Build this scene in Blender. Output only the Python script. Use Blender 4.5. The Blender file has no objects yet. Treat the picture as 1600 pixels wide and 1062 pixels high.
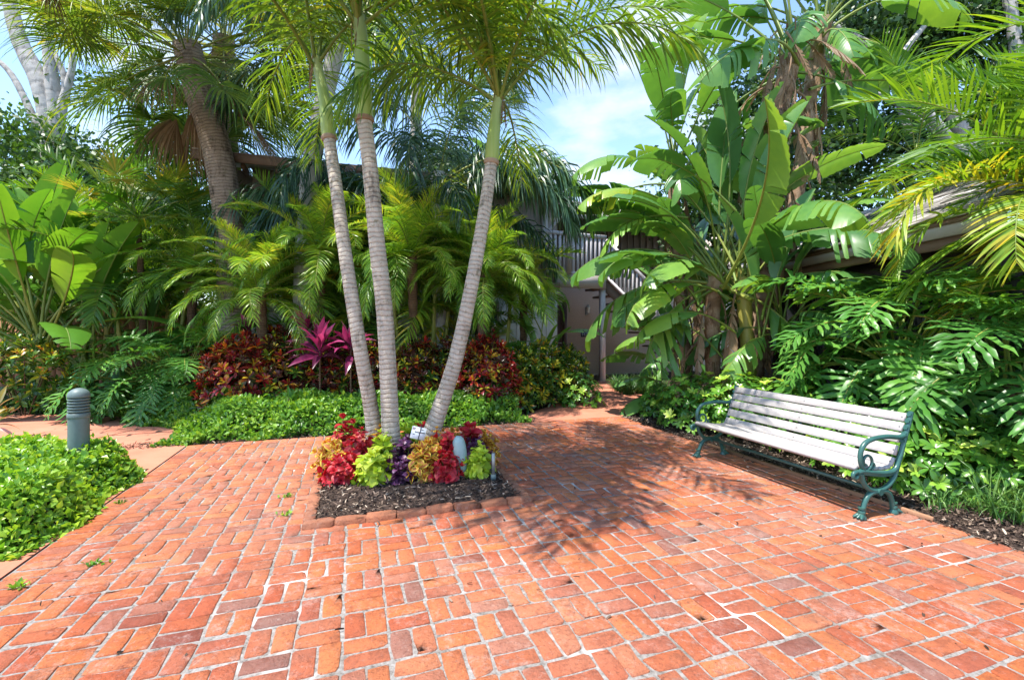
import bpy, math, random
import numpy as np
from mathutils import Vector, Matrix, Euler

R = math.radians
rng = np.random.default_rng(7)
random.seed(7)
sc = bpy.context.scene
col = sc.collection

# ------------------------------------------------------------------ camera, light, exposure
CAMZ, FP, CXP, HOR = 1.5, 745.0, 800.0, 510.0
cam_data = bpy.data.cameras.new("camera")
cam_data.sensor_width = 36.0
cam_data.lens = 36.0 * FP / 1600.0
cam_data.shift_y = (HOR - 531.0) / 1600.0
cam_data.clip_end = 600
cam = bpy.data.objects.new("camera", cam_data)
cam.location = (0, 0, CAMZ)
cam.rotation_euler = (R(90), 0, 0)
col.objects.link(cam)
sc.camera = cam

SUN_DIR = Vector((0.33, 0.20, -1.0)).normalized()       # direction the light travels
sun_elev = math.asin(-SUN_DIR.z)
sun_az = math.atan2(-SUN_DIR.x, -SUN_DIR.y)              # compass azimuth of the sun, from +Y towards +X
sd = bpy.data.lights.new("sun", "SUN")
sd.energy = 3.6
sd.angle = R(0.6)
sd.color = (1.0, 0.95, 0.86)
so = bpy.data.objects.new("sun", sd)
so.rotation_euler = SUN_DIR.to_track_quat('-Z', 'Y').to_euler()
so.location = (-10, 5, 30)
col.objects.link(so)

world = bpy.data.worlds.new("World")
sc.world = world
world.use_nodes = True
wn = world.node_tree
wn.nodes.clear()
w_out = wn.nodes.new("ShaderNodeOutputWorld")
w_bg = wn.nodes.new("ShaderNodeBackground")
w_bg.inputs['Strength'].default_value = 0.15
sky = wn.nodes.new("ShaderNodeTexSky")
sky.sky_type = 'NISHITA'
sky.sun_disc = False
sky.sun_elevation = sun_elev
sky.sun_rotation = sun_az
sky.air_density = 1.0
sky.dust_density = 0.1
sky.ozone_density = 2.5
w_tc = wn.nodes.new("ShaderNodeTexCoord")
w_map = wn.nodes.new("ShaderNodeMapping")
w_map.inputs['Scale'].default_value = (1, 1, 2.4)
w_map.inputs['Location'].default_value = (1.9, 0.1, 0.25)
w_noise = wn.nodes.new("ShaderNodeTexNoise")
w_noise.inputs['Scale'].default_value = 2.6
w_noise.inputs['Detail'].default_value = 8
w_noise.inputs['Roughness'].default_value = 0.55
w_ramp = wn.nodes.new("ShaderNodeValToRGB")
w_ramp.color_ramp.elements[0].position = 0.56
w_ramp.color_ramp.elements[1].position = 0.74
w_mix = wn.nodes.new("ShaderNodeMix")
w_mix.data_type = 'RGBA'
w_mix.inputs['B'].default_value = (2.9, 3.1, 3.3, 1)
L = wn.links.new
L(w_tc.outputs['Generated'], w_map.inputs['Vector'])
L(w_map.outputs['Vector'], w_noise.inputs['Vector'])
L(w_noise.outputs['Fac'], w_ramp.inputs['Fac'])
L(w_ramp.outputs['Color'], w_mix.inputs['Factor'])
L(sky.outputs['Color'], w_mix.inputs['A'])
L(w_mix.outputs['Result'], w_bg.inputs['Color'])
L(w_bg.outputs['Background'], w_out.inputs['Surface'])

sc.view_settings.view_transform = 'Standard'
sc.view_settings.look = 'None'
sc.view_settings.gamma = 1.0
sc.view_settings.use_curve_mapping = False
sc.view_settings.exposure = 1.42
sc.cycles.max_bounces = 8
sc.cycles.diffuse_bounces = 4
sc.cycles.glossy_bounces = 2
sc.cycles.transmission_bounces = 5
sc.cycles.transparent_max_bounces = 4

# ------------------------------------------------------------------ coordinates
def P(px, py, Y):
    return Vector(((px - CXP) / FP * Y, Y, CAMZ - (py - HOR) / FP * Y))
def G(px, py):
    Y = CAMZ * FP / (py - HOR)
    return Vector(((px - CXP) / FP * Y, Y, 0))
YAW = R(18.4)
EU = Vector((math.cos(YAW), math.sin(YAW), 0))
EV = Vector((-math.sin(YAW), math.cos(YAW), 0))
def UV(u, v, z=0.0):
    return EU * u + EV * v + Vector((0, 0, z))
def toUV(p):
    return (p.dot(EU), p.dot(EV))

# ------------------------------------------------------------------ materials
class NT:
    def __init__(s, name):
        s.m = bpy.data.materials.new(name)
        s.m.use_nodes = True
        s.t = s.m.node_tree
        s.t.nodes.clear()
        s.out = s.n("ShaderNodeOutputMaterial")
    def n(s, typ, **kw):
        nd = s.t.nodes.new(typ)
        for k, v in kw.items():
            setattr(nd, k, v)
        return nd
    def l(s, a, b):
        s.t.links.new(a, b)
    def attr(s, name):
        return s.n("ShaderNodeAttribute", attribute_name=name).outputs['Fac']
    def rnd(s):
        return s.n("ShaderNodeObjectInfo").outputs['Random']
    def math(s, op, a, b=None, c=None, clamp=False):
        nd = s.n("ShaderNodeMath", operation=op, use_clamp=clamp)
        for i, x in enumerate((a, b, c)):
            if x is None: continue
            if isinstance(x, (int, float)): nd.inputs[i].default_value = x
            else: s.l(x, nd.inputs[i])
        return nd.outputs[0]
    def ramp(s, fac, stops, interp='LINEAR'):
        nd = s.n("ShaderNodeValToRGB")
        cr = nd.color_ramp
        cr.interpolation = interp
        while len(cr.elements) < len(stops):
            cr.elements.new(0.5)
        for e, (p, c) in zip(cr.elements, stops):
            e.position = p
            e.color = (c[0], c[1], c[2], 1)
        s.l(fac, nd.inputs['Fac'])
        return nd.outputs['Color']
    def noise(s, scale, detail=3, rough=0.55, vec=None, dim='3D'):
        nd = s.n("ShaderNodeTexNoise")
        nd.inputs['Scale'].default_value = scale
        nd.inputs['Detail'].default_value = detail
        nd.inputs['Roughness'].default_value = rough
        if vec is None:
            vec = s.pos()
        s.l(vec, nd.inputs['Vector'])
        return nd.outputs['Fac']
    def pos(s):
        if not hasattr(s, '_pos'):
            s._pos = s.n("ShaderNodeNewGeometry").outputs['Position']
        return s._pos
    def obj(s):
        return s.n("ShaderNodeTexCoord").outputs['Object']
    def scaled(s, vec, sc_):
        nd = s.n("ShaderNodeMapping")
        nd.inputs['Scale'].default_value = sc_
        s.l(vec, nd.inputs['Vector'])
        return nd.outputs['Vector']
    def mix(s, fac, a, b, mode='MIX'):
        nd = s.n("ShaderNodeMix", data_type='RGBA', blend_type=mode)
        for key, x in (('Factor', fac), ('A', a), ('B', b)):
            if isinstance(x, (int, float)): nd.inputs[key].default_value = x
            elif isinstance(x, (tuple, list)): nd.inputs[key].default_value = (x[0], x[1], x[2], 1)
            else: s.l(x, nd.inputs[key])
        return nd.outputs['Result']
    def bump(s, h, strength=0.3, dist=0.01):
        nd = s.n("ShaderNodeBump")
        nd.inputs['Strength'].default_value = strength
        nd.inputs['Distance'].default_value = dist
        s.l(h, nd.inputs['Height'])
        return nd.outputs['Normal']
    def bsdf(s, color, rough=0.6, spec=0.5, metal=0.0, normal=None):
        nd = s.n("ShaderNodeBsdfPrincipled")
        if isinstance(color, (tuple, list)): nd.inputs['Base Color'].default_value = (*color[:3], 1)
        else: s.l(color, nd.inputs['Base Color'])
        if isinstance(rough, (int, float)): nd.inputs['Roughness'].default_value = rough
        else: s.l(rough, nd.inputs['Roughness'])
        nd.inputs['Specular IOR Level'].default_value = spec
        nd.inputs['Metallic'].default_value = metal
        if normal is not None: s.l(normal, nd.inputs['Normal'])
        return nd
    def done(s, shader):
        s.l(shader, s.out.inputs['Surface'])
        return s.m

def leaf_mat(name, stops, trans=0.35, rough=0.42, spec=0.5, orand=0.35, rim=None, mottled=0.25, tmul=(1.5, 1.35, 0.5)):
    """leaf colour from the leaf's own tint, its plant's random number and a little mottling"""
    t = NT(name)
    tint = t.attr('tint')
    r = t.math('MULTIPLY', t.math('SUBTRACT', t.rnd(), 0.5), orand)
    f = t.math('ADD', tint, r)
    f = t.math('ADD', f, t.math('MULTIPLY', t.math('SUBTRACT', t.noise(9.0, 2), 0.5), mottled), clamp=True)
    c = t.ramp(f, stops)
    if rim is not None:
        a = t.attr('rim')
        a = t.math('ADD', a, t.math('MULTIPLY', t.math('SUBTRACT', t.noise(60, 1), 0.5), 0.5))
        fac = t.math('GREATER_THAN', a, rim[0]) if len(rim) < 3 else t.math('MULTIPLY', t.math('GREATER_THAN', a, rim[0]), rim[2])
        c = t.mix(fac, c, rim[1])
    b = t.bsdf(c, rough, spec)
    tr = t.n("ShaderNodeBsdfTranslucent")
    c2 = t.mix(1.0, c, tmul, 'MULTIPLY')
    t.l(c2, tr.inputs['Color'])
    mx = t.n("ShaderNodeMixShader")
    mx.inputs[0].default_value = trans
    t.l(b.outputs[0], mx.inputs[1])
    t.l(tr.outputs[0], mx.inputs[2])
    return t.done(mx.outputs[0])

M = {}
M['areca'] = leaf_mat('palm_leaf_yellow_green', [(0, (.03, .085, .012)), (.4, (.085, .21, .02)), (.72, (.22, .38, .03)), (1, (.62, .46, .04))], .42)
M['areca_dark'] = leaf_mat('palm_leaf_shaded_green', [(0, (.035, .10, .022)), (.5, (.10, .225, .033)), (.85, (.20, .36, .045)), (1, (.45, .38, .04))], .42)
M['king'] = leaf_mat('crownshaft_palm_leaf', [(0, (.05, .12, .015)), (.45, (.13, .25, .025)), (.8, (.30, .40, .045)), (1, (.5, .42, .05))], .45)
M['queen'] = leaf_mat('queen_palm_leaf', [(0, (.018, .05, .028)), (.5, (.045, .11, .055)), (1, (.13, .24, .09))], .25, rough=.36)
M['pygmy'] = leaf_mat('date_palm_leaf', [(0, (.03, .10, .018)), (.5, (.13, .30, .03)), (.85, (.34, .52, .05)), (1, (.56, .56, .07))], .42, rough=.33)
M['fan'] = leaf_mat('fan_palm_leaf', [(0, (.035, .09, .018)), (.5, (.11, .21, .035)), (.85, (.28, .36, .05)), (1, (.46, .38, .07))], .42)
M['dead'] = leaf_mat('dead_leaf', [(0, (.10, .06, .03)), (.5, (.27, .17, .10)), (1, (.50, .37, .26))], .2, rough=.8, spec=.2, tmul=(1.2, 1, .8))
M['strel'] = leaf_mat('bird_of_paradise_leaf', [(0, (.03, .10, .035)), (.5, (.10, .25, .06)), (.8, (.24, .42, .07)), (1, (.50, .46, .05))], .36, rough=.28, mottled=.22, rim=(1.10, (.32, .20, .09), .85))
M['strel_bright'] = leaf_mat('banana_leaf', [(0, (.04, .14, .02)), (.5, (.10, .28, .03)), (1, (.26, .46, .05))], .4, rough=.3, mottled=.2, rim=(1.12, (.36, .24, .08), .8))
M['philo'] = leaf_mat('philodendron_leaf', [(0, (.03, .11, .022)), (.5, (.085, .25, .04)), (1, (.22, .44, .07))], .34, rough=.36, spec=.4)
M['scheff'] = leaf_mat('umbrella_shrub_leaf', [(0, (.03, .10, .018)), (.5, (.09, .25, .03)), (.85, (.26, .46, .05)), (1, (.55, .66, .12))], .32, rough=.28)
M['cover'] = leaf_mat('ground_cover_leaf', [(0, (.04, .13, .02)), (.5, (.14, .32, .035)), (1, (.36, .54, .07))], .36, rough=.35)
M['cover_bright'] = leaf_mat('hedge_leaf', [(0, (.04, .13, .015)), (.45, (.14, .33, .03)), (1, (.42, .60, .06))], .38, rough=.33)
M['grass'] = leaf_mat('lily_grass_leaf', [(0, (.02, .075, .018)), (.5, (.055, .16, .03)), (1, (.2, .34, .08))], .25)
M['tree'] = leaf_mat('tree_leaf', [(0, (.018, .055, .012)), (.5, (.05, .125, .022)), (1, (.16, .28, .04))], .3, rough=.45)
M['croton_red'] = leaf_mat('croton_leaf_red', [(0, (.03, .04, .012)), (.22, (.12, .012, .018)), (.42, (.36, .02, .022)), (.6, (.16, .02, .03)), (.76, (.50, .06, .02)), (.9, (.75, .45, .03)), (1, (.30, .32, .03))], .25, rough=.27, orand=.7, mottled=.5, tmul=(1.5, .9, .5))
M['croton_dark'] = leaf_mat('croton_leaf_dark', [(0, (.02, .035, .015)), (.3, (.07, .02, .018)), (.55, (.13, .035, .025)), (.75, (.05, .10, .02)), (.88, (.40, .08, .02)), (1, (.60, .42, .03))], .2, rough=.27, orand=.5, mottled=.4, tmul=(1.5, .9, .5))
M['croton_green'] = leaf_mat('croton_leaf_green', [(0, (.02, .05, .012)), (.4, (.05, .14, .02)), (.7, (.16, .26, .03)), (.85, (.55, .50, .03)), (.93, (.45, .10, .03)), (1, (.7, .6, .04))], .28, rough=.27, orand=.5, mottled=.4)
M['ti'] = leaf_mat('cordyline_leaf', [(0, (.035, .010, .022)), (.35, (.10, .015, .05)), (.6, (.28, .03, .12)), (.85, (.50, .10, .24)), (1, (.62, .34, .30))], .3, rough=.27, tmul=(1.5, .8, 1.1))
M['col_red'] = leaf_mat('coleus_leaf_red', [(0, (.18, .006, .015)), (.5, (.40, .010, .022)), (1, (.55, .025, .05))], .3, rough=.5, rim=(.97, (.55, .35, .1), .45), tmul=(1.5, .7, .7))
M['col_lime'] = leaf_mat('coleus_leaf_lime', [(0, (.22, .34, .02)), (.5, (.42, .58, .035)), (1, (.66, .72, .08))], .35, rough=.5, tmul=(1.3, 1.2, .5))
M['col_yellow'] = leaf_mat('coleus_leaf_yellow_with_red_heart', [(0, (.30, .06, .02)), (.5, (.50, .13, .03)), (1, (.62, .30, .05))], .3, rough=.5, rim=(.55, (.72, .58, .06)), tmul=(1.3, 1., .5))
M['col_purple'] = leaf_mat('coleus_leaf_purple', [(0, (.02, .005, .018)), (.5, (.07, .012, .05)), (1, (.32, .12, .27))], .2, rough=.4, tmul=(1.5, .7, 1.1))
M['stem'] = leaf_mat('green_stem', [(0, (.08, .13, .025)), (.5, (.17, .24, .04)), (1, (.40, .36, .08))], .1, rough=.45)

def bark(name, c1, c2, ring=22.0, ringdepth=.5, moss=None):
    t = NT(name)
    ln = t.attr('tint')                                   # metres along the trunk
    nz = t.noise(6, 3)
    w = t.math('SINE', t.math('MULTIPLY', t.math('ADD', ln, t.math('MULTIPLY', nz, .07)), ring * 2 * math.pi))
    w = t.math('ADD', t.math('MULTIPLY', w, .5), .5)
    w3 = t.math('MULTIPLY', t.math('POWER', w, 4.0), t.math('ADD', .25, t.math('MULTIPLY', t.noise(5, 4, .7, vec=t.scaled(t.pos(), (2, 2, 5))), 1.2)))
    fine = t.math('ADD', t.math('MULTIPLY', t.noise(60, 5, .75), .6), t.math('MULTIPLY', t.noise(9, 5, .7, vec=t.scaled(t.pos(), (1, 1, 6))), .4))
    f = t.math('ADD', t.math('MULTIPLY', fine, .9), t.math('MULTIPLY', nz, .5))
    f = t.math('SUBTRACT', f, t.math('MULTIPLY', w3, ringdepth), clamp=True)
    st = t.math('MULTIPLY', t.math('SUBTRACT', t.noise(4.5, 6, .75, vec=t.scaled(t.pos(), (1.6, 1.6, .5))), .52), 3.0)
    f = t.math('SUBTRACT', f, t.math('MULTIPLY', t.math('MAXIMUM', st, 0.0), .9), clamp=True)
    c = t.ramp(f, [(.15, tuple(x * .35 for x in c1)), (.5, c1), (.9, c2)])
    if moss:
        mk = t.math('GREATER_THAN', t.noise(14, 6, .75), .60)
        c = t.mix(t.math('MULTIPLY', mk, .7), c, moss)
    h = t.math('SUBTRACT', fine, w3)
    b = t.bsdf(c, .85, .2, normal=t.bump(h, .6, .012))
    return t.done(b.outputs[0])
M['bark_king'] = bark('ringed_palm_bark', (.38, .325, .26), (.60, .535, .45), 21, .26, (.17, .16, .10))
M['bark_sabal'] = bark('rough_palm_bark', (.20, .15, .115), (.40, .31, .25), 17, .28)
M['bark_grey'] = bark('grey_bark', (.33, .31, .29), (.55, .53, .51), 3, .1)
M['bark_dark'] = bark('fibrous_dark_bark', (.10, .06, .035), (.24, .15, .09), 34, .5)
M['bark_strel'] = bark('dry_sheath_bark', (.22, .125, .075), (.46, .34, .24), 1.7, .3)

M['cream'] = leaf_mat('cream_edged_leaf', [(0, (.10, .14, .05)), (.5, (.34, .32, .16)), (1, (.55, .30, .26))], .25)
def shaft_mat():
    t = NT('crownshaft_green')
    ln = t.attr('tint')
    c = t.ramp(ln, [(0, (.26, .34, .03)), (.5, (.20, .31, .05)), (1, (.33, .40, .17))])
    s = t.noise(4, 3, vec=t.scaled(t.pos(), (14, 14, .6)))
    c = t.mix(t.math('MULTIPLY', s, .5), c, (.45, .50, .22))
    return t.done(t.bsdf(c, .4, .4).outputs[0])
M['shaft'] = shaft_mat()

def brick_mat(name, stops, white=.5):
    t = NT(name)
    r = t.math('FRACT', t.math('ADD', t.attr('tint'), t.rnd()))
    c = t.ramp(r, stops)
    p = t.pos()
    fine = t.noise(70, 5, .7)
    c = t.mix(t.math('MULTIPLY', fine, .35), c, (.62, .17, .07), 'MIX')
    big = t.noise(1.1, 4, .6)
    # pale lime bloom and grey grime as worn patches
    m1 = t.math('MULTIPLY', t.math('SUBTRACT', t.math('ADD', t.math('MULTIPLY', t.noise(22, 8, .8), .7), t.math('MULTIPLY', t.noise(2.3, 3), .3)), .52), 9.0, clamp=True)
    c = t.mix(t.math('MULTIPLY', m1, white), c, (.60, .47, .42))
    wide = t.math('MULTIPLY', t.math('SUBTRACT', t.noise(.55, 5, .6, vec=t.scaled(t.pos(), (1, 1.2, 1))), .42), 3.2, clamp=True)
    sheen_wear = t.math('MULTIPLY', wide, t.math('ADD', .12, t.math('MULTIPLY', t.noise(34, 5, .75), .62)))
    c = t.mix(sheen_wear, c, (.60, .33, .22))  # broad pale patches: weathering, with grazing-angle sheen painted into the colour
    m2 = t.math('MULTIPLY', t.math('SUBTRACT', big, .56), 5.0, clamp=True)
    m2b = t.math('MULTIPLY', m2, t.math('MULTIPLY', t.noise(24, 4, .7), 1.1))
    c = t.mix(m2b, c, (.27, .20, .17))
    pit = t.math('MULTIPLY', t.math('SUBTRACT', t.noise(55, 6, .8), .55), 8.0, clamp=True)
    c = t.mix(t.math('MULTIPLY', pit, .85), c, (.14, .045, .03))
    dk = t.math('MULTIPLY', t.math('SUBTRACT', t.noise(13, 9, .82), .49), 5.0, clamp=True)
    c = t.mix(t.math('MULTIPLY', dk, .8), c, (.22, .06, .035))
    grime = t.math('MULTIPLY', t.math('SUBTRACT', t.noise(1.7, 7, .7, vec=t.scaled(t.pos(), (1.3, 1.1, 1))), .54), 5.0, clamp=True)
    c = t.mix(t.math('MULTIPLY', grime, .5), c, (.20, .12, .09))
    rg = t.n("ShaderNodeMapRange")
    rg.inputs['To Min'].default_value = .55
    rg.inputs['To Max'].default_value = .9
    t.l(fine, rg.inputs['Value'])
    b = t.bsdf(c, rg.outputs[0], .35, normal=t.bump(t.math('ADD', fine, t.math('MULTIPLY', t.noise(28, 6, .8), 2.0)), 1.0, .012))
    return t.done(b.outputs[0])
BR = [(0, (.55, .13, .042)), (.18, (.64, .19, .055)), (.36, (.44, .085, .034)), (.5, (.60, .20, .085)), (.62, (.48, .14, .065)), (.74, (.40, .10, .055)), (.80, (.45, .20, .14)), (.86, (.50, .12, .04)), (.945, (.46, .10, .045)), (.965, (.17, .05, .045)), (.98, (.26, .15, .13)), (1, (.55, .125, .042))]
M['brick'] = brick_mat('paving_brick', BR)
M['edge_brick'] = brick_mat('edging_brick', [(0, (.32, .115, .055)), (.4, (.42, .17, .09)), (.8, (.26, .10, .055)), (1, (.36, .16, .10))], .35)

def mortar_mat():
    t = NT('mortar')
    a = t.noise(45, 6, .7)
    c = t.ramp(a, [(.3, (.07, .06, .05)), (.45, (.22, .20, .185)), (.6, (.30, .28, .265)), (.8, (.45, .43, .41))])
    big = t.noise(1.3, 5, .65)
    wfac = t.math('MULTIPLY', t.math('SUBTRACT', big, .56), 7, clamp=True)
    c = t.mix(wfac, c, (.68, .66, .64))
    d = t.noise(1.7, 7, .7, vec=t.scaled(t.pos(), (1.3, 1.1, 1)))
    dfac = t.math('MULTIPLY', t.math('SUBTRACT', d, .53), 7, clamp=True)
    c = t.mix(t.math('MULTIPLY', dfac, .85), c, (.09, .075, .055))
    return t.done(t.bsdf(c, .95, .15, normal=t.bump(a, .8, .008)).outputs[0])
M['mortar'] = mortar_mat()

def conc_mat():
    t = NT('terracotta_concrete')
    a = t.noise(2.0, 5, .6)
    b = t.noise(60, 5, .7)
    c = t.ramp(t.math('ADD', t.math('MULTIPLY', a, .7), t.math('MULTIPLY', b, .3)), [(.3, (.40, .145, .09)), (.5, (.49, .19, .12)), (.7, (.54, .235, .155))])
    return t.done(t.bsdf(c, .85, .25, normal=t.bump(b, .3, .004)).outputs[0])
M['concrete'] = conc_mat()

def soil_mat(name, c1, c2, c3, s=1.0):
    t = NT(name)
    a = t.noise(38 * s, 8, .8)
    c = t.ramp(a, [(.3, c1), (.5, c2), (.72, c3)])
    return t.done(t.bsdf(c, .95, .15, normal=t.bump(a, 1.0, .03)).outputs[0])
M['soil'] = soil_mat('soil', (.012, .009, .006), (.05, .035, .022), (.12, .085, .055))
M['mulch'] = soil_mat('mulch', (.02, .014, .012), (.085, .058, .048), (.22, .16, .13))

def chip_mat():
    t = NT('mulch_chip')
    c = t.ramp(t.attr('tint'), [(0, (.03, .02, .015)), (.6, (.12, .08, .06)), (.85, (.28, .2, .15)), (1, (.55, .45, .35))])
    return t.done(t.bsdf(c, .9, .2).outputs[0])
M['chip'] = chip_mat()

def paint(name, c, rough=.5, spec=.4, dirt=.25, grain=None, metal=0.0):
    t = NT(name)
    a = t.noise(18, 5, .7)
    cc = t.mix(t.math('MULTIPLY', t.math('MULTIPLY', t.math('SUBTRACT', a, .4), 3, clamp=True), dirt), c, tuple(x * .55 for x in c))
    nm = None
    if grain:
        g = t.noise(20, 4, .7, vec=t.scaled(t.obj(), grain))
        cc = t.mix(t.math('MULTIPLY', t.math('MULTIPLY', t.math('SUBTRACT', g, .45), 3, clamp=True), .3), cc, tuple(x * .6 for x in c))
        nm = t.bump(g, .25, .004)
    rr = t.rnd()
    cc = t.mix(t.math('MULTIPLY', rr, .14), cc, tuple(x * .6 for x in c))
    return t.done(t.bsdf(cc, rough, spec, metal, nm).outputs[0])
M['bench_wood'] = paint('weathered_white_paint', (.46, .425, .41), .75, .2, .45, (30, .7, 30))
M['bench_iron'] = paint('green_painted_iron', (.035, .115, .10), .33, .5, .5)
M['bollard'] = paint('grey_green_powder_coat', (.135, .185, .18), .5, .4, .35)
M['bollard_dark'] = paint('louvre_inside', (.03, .035, .035), .6)
M['lightbox'] = paint('pale_grey_green_housing', (.30, .43, .42), .45, .5, .3)
M['white'] = paint('white_paper', (.82, .82, .84), .5, .4, .05)
M['black'] = paint('black_plastic', (.02, .02, .022), .5)
M['navy'] = paint('navy_plate', (.015, .025, .07), .35)
M['plate_white'] = paint('pale_number_field', (.55, .62, .78), .4, .4, .02)
M['wall_white'] = paint('off_white_stucco', (.52, .52, .51), .85, .2, .15)
M['wall_beige'] = paint('beige_stucco', (.74, .64, .57), .85, .2, .2)
M['wall_taupe'] = paint('taupe_siding', (.27, .22, .19), .8, .2, .3, (8, 8, .5))
M['trim'] = paint('grey_beige_trim', (.46, .42, .40), .7, .3, .2)
M['trim_brown'] = paint('brown_trim', (.20, .13, .095), .7, .3, .25)
M['door_brown'] = paint('dark_brown_door', (.09, .05, .04), .5, .4, .2)
M['rail'] = paint('grey_lavender_railing', (.58, .54, .56), .7, .3, .2)
M['fence'] = paint('warm_wood_fence', (.36, .19, .11), .8, .2, .4, (8, 8, .4))
M['dark_board'] = paint('dark_grey_board', (.085, .078, .085), .75, .2, .3, (8, 8, .4))
M['metal'] = paint('brushed_metal', (.35, .34, .32), .4, .5, .2, metal=.6)
M['lantern_glass'] = paint('frosted_glass', (.75, .72, .62), .25, .5, .05)
M['shingle'] = leaf_mat('weathered_wood_shingle', [(0, (.09, .08, .075)), (.5, (.33, .30, .275)), (1, (.58, .54, .51))], 0.0, rough=.85, spec=.15, orand=.9, mottled=.6)
def glass_mat():
    t = NT('dark_window_glass')
    return t.done(t.bsdf((.02, .022, .025), .06, .6).outputs[0])
M['glass'] = glass_mat()
def curtain_mat():
    t = NT('patterned_blind')
    a = t.noise(14, 2, .4, vec=t.scaled(t.pos(), (1, 3, 1)))
    c = t.ramp(a, [(.45, (.03, .028, .03)), (.5, (.12, .11, .11))])
    return t.done(t.bsdf(c, .9, .1).outputs[0])
M['blind'] = curtain_mat()

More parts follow.
